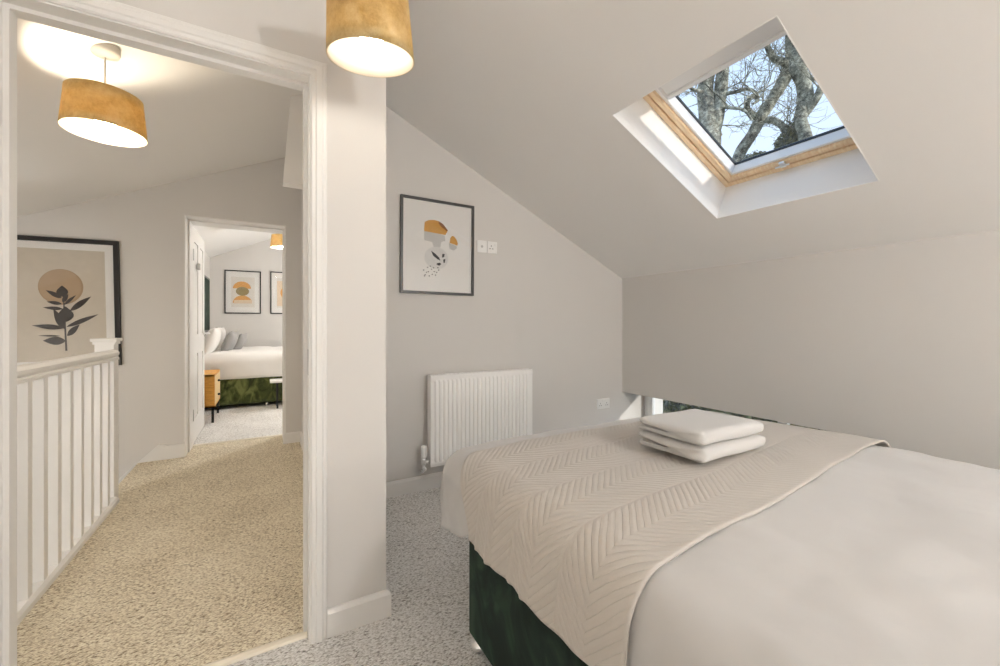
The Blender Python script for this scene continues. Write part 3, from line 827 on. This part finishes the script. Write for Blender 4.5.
# ------------------------------------------------------------------ the near bed
bed = empty('double_bed', (1.35, .22, 0)); tag(bed, 'double divan bed with dark green velvet base and white duvet, filling the right foreground', 'bed')
bx0, bx1, by0, by1 = .605, 2.10, -.80, 1.262
bm = bmesh.new(); box(bm, bx0, bx1, by0, by1, .045, .415); bevelled(bm, .006)
obj('divan_base', bm, M['velvet'], bed)
for x in (bx0+.026, bx1-.05):
    for y in (by0+.05, by1-.03):
        bm = bmesh.new(); lathe(bm, [(.026, .003), (.030, .010), (.030, .022), (.018, .030), (.012, .048)], x, y, 0, 24)
        obj('chrome_glide', bm, M['chrome'], bed, True)
bm = bmesh.new(); box(bm, bx0+.01, bx1-.01, by0+.01, by1-.01, .415, .585); bevelled(bm, .03, 4)
obj('mattress', bm, M['sheet'], bed)
DXa, DXb, DYa, DYb = .584, 2.150, -.9, 1.510
TOP, RR = .630, .095
def drape(p, q_, lift=0.0):
    """cloth point (p, q) laid over the bed: returns the point and its outward normal"""
    cx = min(max(p, DXa+RR), DXb-RR); cy = min(max(q_, DYa+RR), DYb-RR)
    vx, vy = p-cx, q_-cy; e = math.hypot(vx, vy)
    if e < 1e-9:
        P = Vector((cx, cy, TOP)); n = Vector((0, 0, 1))
    else:
        dx, dy = vx/e, vy/e
        if e < RR*math.pi/2:
            a = e/RR; P = Vector((cx+dx*RR*math.sin(a), cy+dy*RR*math.sin(a), TOP-RR*(1-math.cos(a))))
            n = Vector((dx*math.sin(a), dy*math.sin(a), math.cos(a)))
        else:
            P = Vector((cx+dx*RR, cy+dy*RR, TOP-RR-(e-RR*math.pi/2))); n = Vector((dx, dy, 0))
    # plumpness: crown over the middle, soft undulation
    mx = (cx-DXa)/(DXb-DXa); my = (cy-DYa)/(DYb-DYa)
    crown = .020*(1-(2*mx-1)**4)*(1-(2*my-1)**6)-.012
    und = .010*fbm((p, q_, .3), 2.3)
    P = P+Vector((0, 0, crown*max(0, n.z)))+n*(und+lift)
    return P, n
def cloth_grid(name, fn, nu, nv, mat, parent, uvfn=None):
    bm = bmesh.new(); uvl = bm.loops.layers.uv.new('UVMap')
    G = []; U = {}
    for i in range(nu+1):
        row = []
        for j in range(nv+1):
            P, uv = fn(i/nu, j/nv); v = bm.verts.new(P); U[v] = uv; row.append(v)
        G.append(row)
    for i in range(nu):
        for j in range(nv):
            f = bm.faces.new((G[i][j], G[i+1][j], G[i+1][j+1], G[i][j+1]))
            for l in f.loops: l[uvl].uv = U[l.vert]
    o = obj(name, bm, mat, parent, True)
    return o
hang = RR*math.pi/2+.200
def duv(a, b):
    p = (DXa+RR-hang)+a*((DXb-RR+.20)-(DXa+RR-hang)); q_ = (DYa+RR-.22)+b*((DYb-RR+hang)-(DYa+RR-.22))
    cx = min(max(p, DXa+RR), DXb-RR); cy = min(max(q_, DYa+RR), DYb-RR); vx, vy = p-cx, q_-cy; e = math.hypot(vx, vy)
    if e > 0:
        t = min(max((q_-1.08)/(DYb-RR-1.08), 0), 1); t = t*t*(3-2*t)
        em = RR*math.pi/2+TOP-RR-(.445-.125*t)+.012*math.sin(p*11)*abs(vy)/e
        k = max(abs(vx), abs(vy))*em/hang/e; p, q_ = cx+vx*k, cy+vy*k
    P, n = drape(p, q_)
    # loose folds towards the hem
    drop = max(0, TOP-RR-P.z)
    P = P+Vector((n.x, n.y, 0))*(drop*.12*math.sin(9*(p if abs(n.y) > .5 else q_)*1.3+1.2)+(drop*.10 if abs(n.y) > .5 else 0))
    if P.z < TOP-RR: pass
    P = P+n*.006*fbm((p, q_, 2), 6)
    return P, (p, q_)
dv = cloth_grid('duvet', duv, 150, 200, M['duvet'], bed)
solidify(dv, .022, -1)

# chevron throw across the foot
def thr(a, b):
    p0 = DXa+RR-(RR*math.pi/2+.122); p1 = DXb-RR+.17
    p = p0+a*(p1-p0)
    near = .516+.082*min(max(0, p-.60), 1.22)+.008*math.sin(p*4)
    t = min(max((p-p0)/.27, 0), 1); t = t*t*(3-2*t)
    far = 1.165+(1.335-1.165)*t
    q_ = near+b*(far-near)
    hs = min(max((.95-q_)/.40, 0), 1); p += .010*hs*max(0, 1-a*7)
    hemwave = .004*math.sin(q_*23)
    if a < .06: p += hemwave*(1-a/.06)
    P, n = drape(p, q_, .009+.014*min(max((p-1.8)/.25, 0), 1)*math.exp(-((q_-near)/.30)**2))
    drop = max(0, TOP-.06-P.z)
    side = max(0, -n.x)
    fold = .020*drop*(1.2+math.sin(q_*31+1.0)+.5*math.sin(q_*57+p*6))*side+drop*.08*side+.004*side
    for yc, wd, amp in ((1.05, .012, .014), (.93, .014, .012), (.86, .010, .010), (1.12, .010, .010)):
        sk = (q_-yc-(P.z-.5)*.12)
        fold += .6*amp*min(1, drop*6)*math.exp(-(sk/wd)**2)*side
    P = P+n*fold
    # stitched relief
    v = q_-near
    band = abs((v/.112) % 2-1)*.112
    return P, (p, v)
tw = cloth_grid('quilted_throw', thr, 260, 120, M['quilt'], None)
solidify(tw, .006, -1)
tag(tw, 'beige chevron-quilted throw laid across the foot of the bed', 'throw')

# ------------------------------------------------------------------ towels
def towel(cx, cy, z, L, W, t, rot, seed, label):
    """towel folded once over its front edge: layers joined by a round fold at the front"""
    rr = random.Random(seed)
    bm = bmesh.new()
    path = []           # centre line in (y, z), folded
    nl = 3; g = t
    yb, yf = W/2, -W/2
    pts = []
    def seg(y0, y1, zz, n=16):
        for k in range(n+1): pts.append((y0+(y1-y0)*k/n, zz))
    rad_ = t/2
    zz = rad_*1.0
    seg(yb-.004, yf+t, zz)
    for k in range(1, 8):
        a = -math.pi/2-math.pi*k/8; pts.append((yf+t+math.cos(a)*t*.5*1.0, zz+t*.5+math.sin(a)*t*.5))
    seg(yf+t, yb, zz+t)
    # close section around this path with half-thickness h
    h = t*.47
    out_, in_ = [], []
    n = len(pts)
    for i, (y, z_) in enumerate(pts):
        a = pts[max(0, i-1)]; b = pts[min(n-1, i+1)]
        dy, dz = b[0]-a[0], b[1]-a[1]; l = math.hypot(dy, dz); dy /= l; dz /= l
        out_.append((y-dz*-1*-h*-1, z_-dy*-1*h*-1)); in_.append((y+dz*-1*-h*-1, z_+dy*-1*h*-1))
    prof = out_+[(yb+.006, pts[-1][1])]+in_[::-1]+[(yb+.002, pts[0][1])]
    nx = 22
    rows = []
    for i in range(nx+1):
        s = i/nx; x = -L/2+L*s
        edge = min(s, 1-s)*nx
        k = [.35, .80, .96][int(edge)] if edge < 3 else 1.0
        row = []
        for j, (y, z_) in enumerate(prof):
            lay = 0 if z_ < t else 1
            zc_ = pts[0][1] if z_ < t else pts[-1][1]
            zz_ = zc_+(z_-zc_)*k if abs(z_-t) > .0 else z_
            dx = .006*noise.noise(Vector((y*6, z_*40, seed)))*(1 if edge < 3 else 0)+(lay*.006-.003)
            sag = .004*noise.noise(Vector((x*7, y*7, seed*3+lay)))
            yy = y+.004*noise.noise(Vector((x*9, z_*30, seed+5)))
            row.append(bm.verts.new((x*(1-.0)+dx, yy, zz_+sag)))
        rows.append(row)
    m = len(prof)
    for A_, B_ in zip(rows, rows[1:]):
        for j in range(m): bm.faces.new((A_[j], A_[(j+1) % m], B_[(j+1) % m], B_[j]))
    bm.faces.new(rows[0]); bm.faces.new(rows[-1][::-1])
    Mx = Matrix.Translation((cx, cy, z)) @ Matrix.Rotation(rot, 4, 'Z')
    for v in bm.verts: v.co = Mx @ v.co
    o = obj('folded_towel', bm, M['towel'], None, True); tag(o, label, 'towel', 'folded towels on the bed')
    md = o.modifiers.new('sub', 'SUBSURF'); md.levels = 1; md.render_levels = 1
    return o
TZ = TOP+.028
towel(1.362, .906, TZ, .365, .265, .026, R(0), 2, 'folded white towel lying on the quilted throw, under the other towel')
towel(1.360, .909, TZ+.053, .355, .262, .024, R(-1), 9, 'folded white towel on top of the other towel on the bed')

# ------------------------------------------------------------------ far bedroom furniture
fb = empty('far_bed', (.3, 7.0, 0)); tag(fb, 'bed with moss green velvet base seen through the far doorway', 'bed')
fb.name = 'double_bed'
obj('divan_base', bx(-.76, 1.25, 6.33, 7.83, .05, .385, bev=.008), M['velvet2'], fb)
for x in (.02, 1.2):
    bm = bmesh.new(); lathe(bm, [(.02, .002), (.024, .02), (.012, .05)], x, 6.37, 0, 16); obj('leg', bm, M['chrome'], fb, True)
def fdv(a, b):
    r = .14; X0, X1, Y0, Y1, T = -.77, 1.32, 6.27, 7.89, .73
    p = -.76+a*2.4; e = r*math.pi/2+.20; q_ = (Y0+r-e)+b*((Y1-Y0)-2*r+2*e-.05)
    cx = min(p, X1-r); cy = min(max(q_, Y0+r), Y1-r); vx, vy = p-cx, q_-cy; ee = math.hypot(vx, vy)
    n = Vector((0, 0, 1))
    if ee < 1e-9: P = Vector((cx, cy, T))
    else:
        dx, dy = vx/ee, vy/ee
        if ee < r*math.pi/2:
            t = ee/r; P = Vector((cx+dx*r*math.sin(t), cy+dy*r*math.sin(t), T-r*(1-math.cos(t)))); n = Vector((dx*math.sin(t), dy*math.sin(t), math.cos(t)))
        else: P = Vector((cx+dx*r, cy+dy*r, T-r-(ee-r*math.pi/2))); n = Vector((dx, dy, 0))
    return P+n*.02*fbm((p, q_, 9), 2.5), (p, q_)
o = cloth_grid('duvet', fdv, 60, 50, M['sheet'], fb); solidify(o, .02, -1)
obj('mattress', bx(-.75, 1.24, 6.35, 7.81, .385, .60, bev=.03), M['sheet'], fb)
obj('headboard', bx(-.788, -.765, 6.33, 7.83, .05, .95, bev=.006), M['velvet2'], fb)
def cushion(name, c, w, h, t, rz, tilt, mat, label, cat, group):
    bm = bmesh.new(); n = 14
    for s in (1, -1):
        G = []
        for i in range(n+1):
            row = []
            for j in range(n+1):
                a, b = -1+2*i/n, -1+2*j/n
                k = (1-abs(a)**2.6)*(1-abs(b)**2.6)
                pin = 1-.07*(1-abs(a*b))*0-.06*(1-b*b)*abs(a)-.0
                row.append(bm.verts.new((a*w/2*(1-.05*(1-b*b)), s*t/2*k**.55, b*h/2*(1-.06*(1-a*a)))))
            G.append(row)
        for i in range(n):
            for j in range(n): bm.faces.new((G[i][j], G[i+1][j], G[i+1][j+1], G[i][j+1]))
    bmesh.ops.remove_doubles(bm, verts=bm.verts[:], dist=.0004)
    Mx = Matrix.Translation(c) @ Matrix.Rotation(rz, 4, 'Z') @ Matrix.Rotation(tilt, 4, 'X')
    for v in bm.verts: v.co = Mx @ v.co
    o = obj(name, bm, mat, None, True); tag(o, label, cat, group); return o
PZ = .735
cushion('pillow', (-.62, 6.66, PZ+.14), .62, .38, .17, R(90), R(18), M['sheet'], 'white pillow propped against the wall on the far bed, nearest the door', 'pillow', 'white pillows on the far bed')
cushion('pillow', (-.62, 7.40, PZ+.14), .66, .38, .17, R(90), R(18), M['sheet'], 'white pillow behind the grey cushions, nearest the far wall', 'pillow', 'white pillows on the far bed')
cushion('cushion', (-.43, 6.92, PZ+.11), .40, .34, .13, R(80), R(22), M['greycush'], 'grey scatter cushion leaning in front of the white pillows on the far bed', 'cushion', 'grey cushions on the far bed')
cushion('cushion', (-.33, 7.22, PZ+.09), .36, .30, .12, R(80), R(24), M['greycush'], 'second grey cushion, behind and right of its twin on the far bed', 'cushion', 'grey cushions on the far bed')
# nightstand
ns = empty('bedside_cabinet', (-.64, 5.9, 0)); tag(ns, 'golden wood bedside cabinet on black legs beside the far bed', 'bedside cabinet')
nx0, nx1, ny0, ny1, nz0, nz1 = -.775, -.485, 5.50, 6.14, .175, .535
bm = bmesh.new(); tk = .018
box(bm, nx0, nx1, ny0, ny0+tk, nz0, nz1); box(bm, nx0, nx1, ny1-tk, ny1, nz0, nz1); box(bm, nx0, nx1, ny0, ny1, nz0, nz0+tk); box(bm, nx0, nx1, ny0, ny1, nz1-tk, nz1)
box(bm, nx0, nx0+.01, ny0, ny1, nz0, nz1); obj('cabinet_body', bm, M['mango'], ns)
zm = (nz0+nz1)/2
for z0, z1 in ((nz0+tk+.003, zm-.003), (zm+.003, nz1-tk-.003)):
    dr = obj('drawer', bx(nx0+.02, nx1+.002, ny0+tk+.003, ny1-tk-.003, z0, z1, bev=.002), M['cane'], ns)
    bm = bmesh.new(); sphere(bm, (nx1+.014, (ny0+ny1)/2, (z0+z1)/2), .014); obj('knob', bm, M['blackmetal'], dr, True)
for y in (ny0+.03, ny1-.03):
    for x in (nx0+.03, nx1-.02):
        obj('leg', bx(x-.012, x+.012, y-.012, y+.012, 0, nz0-.012, bev=.001), M['blackmetal'], ns)
bm = bmesh.new()
for x in (nx0+.03, nx1-.02): box(bm, x-.012, x+.012, ny0+.018, ny1-.018, nz0-.012, nz0)
for y in (ny0+.03, ny1-.03): box(bm, nx0+.018, nx1-.008, y-.012, y+.012, nz0-.012, nz0)
obj('leg_frame', bm, M['blackmetal'], ns)
# wall mirror seen edge-on
mr = empty('wall_panel', (-.79, 7.4, .95)); tag(mr, 'dark-framed panel hung on the left wall of the far bedroom, seen edge-on', 'wall panel')
bm = bmesh.new(); box(bm, -.789, -.755, 6.95, 7.85, .98, 1.81)
obj('frame', bm, M['greyframe'], mr)
obj('panel_face', bx(-.755, -.7535, 6.98, 7.82, 1.01, 1.78), M['velvet'], mr)
# low bench at the bedside
bn = empty('low_bench', (.3, 6.2, 0)); tag(bn, 'low pale-topped bench with dark legs in front of the green bed base', 'bench')
obj('bench_top', bx(.055, .60, 6.02, 6.30, .335, .36, bev=.004), M['white'], bn)
for x in (.14, .56):
    for y in (6.05, 6.27): obj('leg', bx(x-.011, x+.011, y-.011, y+.011, 0, .335, bev=.001), M['blackmetal'], bn)

# ------------------------------------------------------------------ outside
struct('ground', bx(-30, 60, -40, 60, -2.9, -2.7), M['grass'])
rt_ = random.Random(11)
def twig(bm, p, d, L, r, lev):
    n = 4; pts = [p]; rs = [r]
    for k in range(n):
        d = (d+Vector((rt_.uniform(-.35, .35), rt_.uniform(-.35, .35), rt_.uniform(-.25, .35)))).normalized()
        p = p+d*(L/n); pts.append(p); rs.append(max(.0025, r*(1-.75*(k+1)/n)))
        if lev > 0:
            for _ in range(rt_.choice((1, 1, 2))):
                dd = (d+Vector((rt_.uniform(-1, 1), rt_.uniform(-1, 1), rt_.uniform(-.7, .9)))).normalized()
                twig(bm, p, dd, L*rt_.uniform(.35, .6), max(.003, r*.5), lev-1)
    tube(bm, pts, rs, 4, cap=False)
def smoothpath(pts, k=5):
    out = []
    n = len(pts)
    for i in range(n-1):
        p0 = pts[max(0, i-1)]; p1 = pts[i]; p2 = pts[i+1]; p3 = pts[min(n-1, i+2)]
        for s in range(k):
            t = s/k
            out.append(tuple(.5*((2*b)+(-a+c)*t+(2*a-5*b+4*c-d)*t*t+(-a+3*b-3*c+d)*t**3) for a, b, c, d in zip(p0, p1, p2, p3)))
    out.append(tuple(pts[-1])); return out
def limb(bm, pts, twigs=6, tl=.7):
    """pts = (u, v, depth, width px) seen from the room; turned into real 3-D positions"""
    P = smoothpath(pts)
    pos = []; rad_ = []
    for i, (u, v, z, w) in enumerate(P):
        p = at(u, v, z); r = w/2*z/F
        p = p+Vector((noise.noise(p*1.7), noise.noise(p*1.7+Vector((5, 0, 0))), 0))*r*.35
        pos.append(p); rad_.append(r*(1+.12*noise.noise(p*4)))
    tube(bm, pos, rad_, 14)
    for _ in range(twigs):
        i = rt_.randrange(1, len(pos)-1)
        d = Vector((rt_.uniform(-1, 1), rt_.uniform(-1, 1), rt_.uniform(-.3, 1))).normalized()
        twig(bm, pos[i], d, tl*rt_.uniform(.6, 1.5), rt_.uniform(.007, .016), 2)
def rooted(pts, zg=-2.75, flare=1.35):
    """carry the lowest trunk point straight on down to the lawn"""
    u, v, z, w = pts[0]; p = at(u, v, z)
    return p, w/2*z/F
def trunk_down(bm, first, lean=(0, 0)):
    u, v, z, w = first; p = at(u, v, z); r = w/2*z/F
    pts = []; rs = []
    n = 10
    for k in range(n+1):
        t = k/n
        pts.append((p.x+lean[0]*t, p.y+lean[1]*t, p.z+(-2.75-p.z)*t)); rs.append(r*(1+.5*t*t))
    tube(bm, pts, rs, 16)
# tree A on the left
bm = bmesh.new()
a0 = (709, 138, 7.4, 22)
trunk_down(bm, a0, (.15, .1))
limb(bm, [a0, (707, 118, 7.4, 17), (706, 95, 7.4, 15), (708, 72, 7.5, 14), (716, 45, 7.6, 13), (714, 5, 7.8, 9)], 4, .9)
limb(bm, [(711, 134, 7.4, 16), (717, 113, 7.3, 12), (721, 90, 7.3, 12), (723, 66, 7.3, 11), (729, 35, 7.3, 9), (738, -5, 7.4, 6)], 4, .9)
limb(bm, [(722, 94, 7.3, 4), (736, 92, 7.1, 3.6), (747, 89, 7.0, 3.2), (756, 93, 6.9, 3.2), (758, 100, 6.9, 3), (753, 104, 6.9, 2.4)], 6, .8)
limb(bm, [(721, 107, 7.3, 3.4), (732, 108, 7.1, 3), (744, 110, 7.0, 2.6), (752, 120, 6.9, 2)], 6, .8)
limb(bm, [(706, 92, 7.4, 4), (695, 90, 7.2, 3), (684, 84, 7.1, 2), (676, 80, 7.1, 1.4)], 6, .8)
tA = obj('tree', bm, M['bark'], None, True); tag(tA, 'bare tree with twin grey stems, left side of the skylight view', 'tree', 'bare trees outside the skylight')
# tree B
bm = bmesh.new()
b0 = (736, 166, 9.0, 11)
trunk_down(bm, b0, (-.3, -.1))
limb(bm, [b0, (742, 150, 9.0, 11), (752, 134, 8.9, 10.5), (763, 115, 8.8, 11), (776, 93, 8.7, 11), (788, 72, 8.6, 13), (795, 52, 8.6, 15), (793, 34, 8.6, 13), (800, 5, 8.8, 10)], 5, .9)
limb(bm, [(792, 66, 8.6, 8), (783, 62, 8.4, 7), (775, 58, 8.3, 6.5), (769, 49, 8.2, 5.5), (765, 43, 8.2, 3.5), (757, 33, 8.2, 2)], 8, .9)
limb(bm, [(762, 118, 8.8, 7), (754, 116, 8.6, 6.5), (748, 109, 8.5, 6), (749, 100, 8.4, 4.5), (755, 96, 8.4, 4), (758, 102, 8.4, 3)], 6, .8)
limb(bm, [(765, 120, 8.8, 6.5), (775, 121, 8.6, 6.5), (783, 127, 8.5, 7), (789, 137, 8.5, 9), (788, 150, 8.5, 11)], 6, .8)
limb(bm, [(797, 60, 8.6, 5), (805, 69, 8.4, 3), (812, 78, 8.3, 2.4), (826, 82, 8.2, 1.6)], 4, .8)
tB = obj('tree', bm, M['bark'], None, True); tag(tB, 'bare tree leaning diagonally across the middle of the skylight view', 'tree', 'bare trees outside the skylight')
# tree C
bm = bmesh.new()
c0 = (806, 150, 8.0, 13)
trunk_down(bm, c0, (.2, 0))
limb(bm, [c0, (803, 132, 8.0, 11), (800, 118, 8.0, 12), (805, 100, 8.0, 13), (803, 84, 8.0, 13), (797, 68, 8.0, 14), (796, 45, 8.1, 13), (786, 15, 8.2, 9)], 4, .8)
limb(bm, [(803, 116, 8.0, 8), (810, 106, 7.9, 8), (817, 96, 7.8, 7.5), (823, 84, 7.8, 7), (835, 66, 7.8, 5), (850, 30, 7.8, 3)], 6, .8)
limb(bm, [(800, 58, 8.0, 5), (807, 66, 7.9, 4.5), (803, 58, 7.9, 4), (812, 44, 7.9, 3)], 5, .8)
tC = obj('tree', bm, M['bark'], None, True); tag(tC, 'bare forked tree at the right edge of the skylight view', 'tree', 'bare trees outside the skylight')
# leafy things: scatter of real small leaves on a lumpy core
def bush(name, c, r, n, leaf, label, seed, cat='shrub'):
    rr = random.Random(seed)
    root = empty(name, (c[0], c[1], c[2]-r[2])); tag(root, label, cat)
    bm = bmesh.new(); bmesh.ops.create_icosphere(bm, subdivisions=3, radius=1)
    for v in bm.verts:
        k = .80*(1+.25*noise.noise(v.co*2.2+Vector((seed, 0, 0))))
        v.co = Vector((c[0]+v.co.x*r[0]*k, c[1]+v.co.y*r[1]*k, c[2]+v.co.z*r[2]*k))
    obj('branches', bm, M['bark'], root, True)
    bm = bmesh.new()
    for _ in range(n):
        d = Vector((rr.gauss(0, 1), rr.gauss(0, 1), rr.gauss(0, 1))).normalized()
        k = rr.uniform(.82, 1.08)*(1+.22*noise.noise(d*2.2+Vector((seed, 0, 0))))
        p = Vector((c[0]+d.x*r[0]*k, c[1]+d.y*r[1]*k, c[2]+d.z*r[2]*k))
        a = Vector((rr.gauss(0, 1), rr.gauss(0, 1), rr.gauss(0, 1))).normalized(); b = a.orthogonal().normalized()
        s = leaf*rr.uniform(.6, 1.3); e = a.cross(b)*s*.15
        vs = [bm.verts.new(p+x) for x in (-a*s*.6, b*s*.38+e, a*s*.6, -b*s*.38+e)]
        bm.faces.new(vs)
    o = obj('foliage', bm, M['leaf'], root)
    return root
bush('hedge', (7.6, 5.2, -1.3), (1.3, 5.0, 1.65), 30000, .11, 'dark green hedge outside the low window beyond the bed', 5, 'hedge')
def clump(u, v, z, r, n, seed, label):
    p = at(u, v, z); bush('ivy_clump', (p.x, p.y, p.z), (r, r, r*1.2), n, .07, label, seed, 'ivy')
clump(788, 146, 8.5, .24, 900, 3, 'ivy clump on the branch at the bottom middle of the skylight')
clump(797, 128, 8.3, .16, 300, 6, 'small ivy clump on the forked trunk in the skylight')
p = at(758, 166, 9.4); bush('treetop', (p.x, p.y, p.z-.02), (.50, .45, .30), 1800, .06, 'brownish shrub top showing along the bottom edge of the skylight', 8, 'treetop')

# ------------------------------------------------------------------ sky and sun
w = bpy.data.worlds.new('sky'); sc.world = w; w.use_nodes = True; nt = w.node_tree
bg = nt.nodes['Background']; L = nt.links.new
tc = N(nt, 'ShaderNodeTexCoord'); sp = N(nt, 'ShaderNodeSeparateXYZ'); L(tc.outputs['Generated'], sp.inputs[0])
rp = N(nt, 'ShaderNodeValToRGB'); e = rp.color_ramp.elements
e[0].position = 0; e[0].color = (.76, .86, .97, 1); e[1].position = .9; e[1].color = (.42, .66, 1.0, 1)
L(sp.outputs['Z'], rp.inputs['Fac']); L(rp.outputs[0], bg.inputs['Color']); bg.inputs['Strength'].default_value = 1.2
sun = bpy.data.lights.new('sun', 'SUN'); sun.energy = 2.6; sun.angle = R(1.5); sun.color = (1, .95, .86)
so = bpy.data.objects.new('sun', sun); link(so); so.rotation_euler = (R(62), 0, R(-70)); so.location = (0, 0, 12)
so.rotation_euler = Vector((-.29, .94, -.20)).to_track_quat('-Z', 'Y').to_euler()

# ------------------------------------------------------------------ camera
cam = bpy.data.cameras.new('camera'); co = bpy.data.objects.new('camera', cam); link(co)
co.location = (0, 0, H); co.rotation_euler = (R(90), 0, -TH)
cam.sensor_fit = 'HORIZONTAL'; cam.sensor_width = 36; cam.lens = F/1000*36; cam.shift_y = -9/1000; cam.clip_start = .02
sc.camera = co
sc.view_settings.view_transform = 'Standard'; sc.view_settings.look = 'None'
sc.view_settings.gamma = 1; sc.view_settings.use_curve_mapping = False
sc.view_settings.exposure = 0.24
sc.cycles.max_bounces = 12; sc.cycles.diffuse_bounces = 8; sc.cycles.transparent_max_bounces = 16
sc.cycles.sample_clamp_indirect = 6; sc.cycles.caustics_reflective = False; sc.cycles.caustics_refractive = False
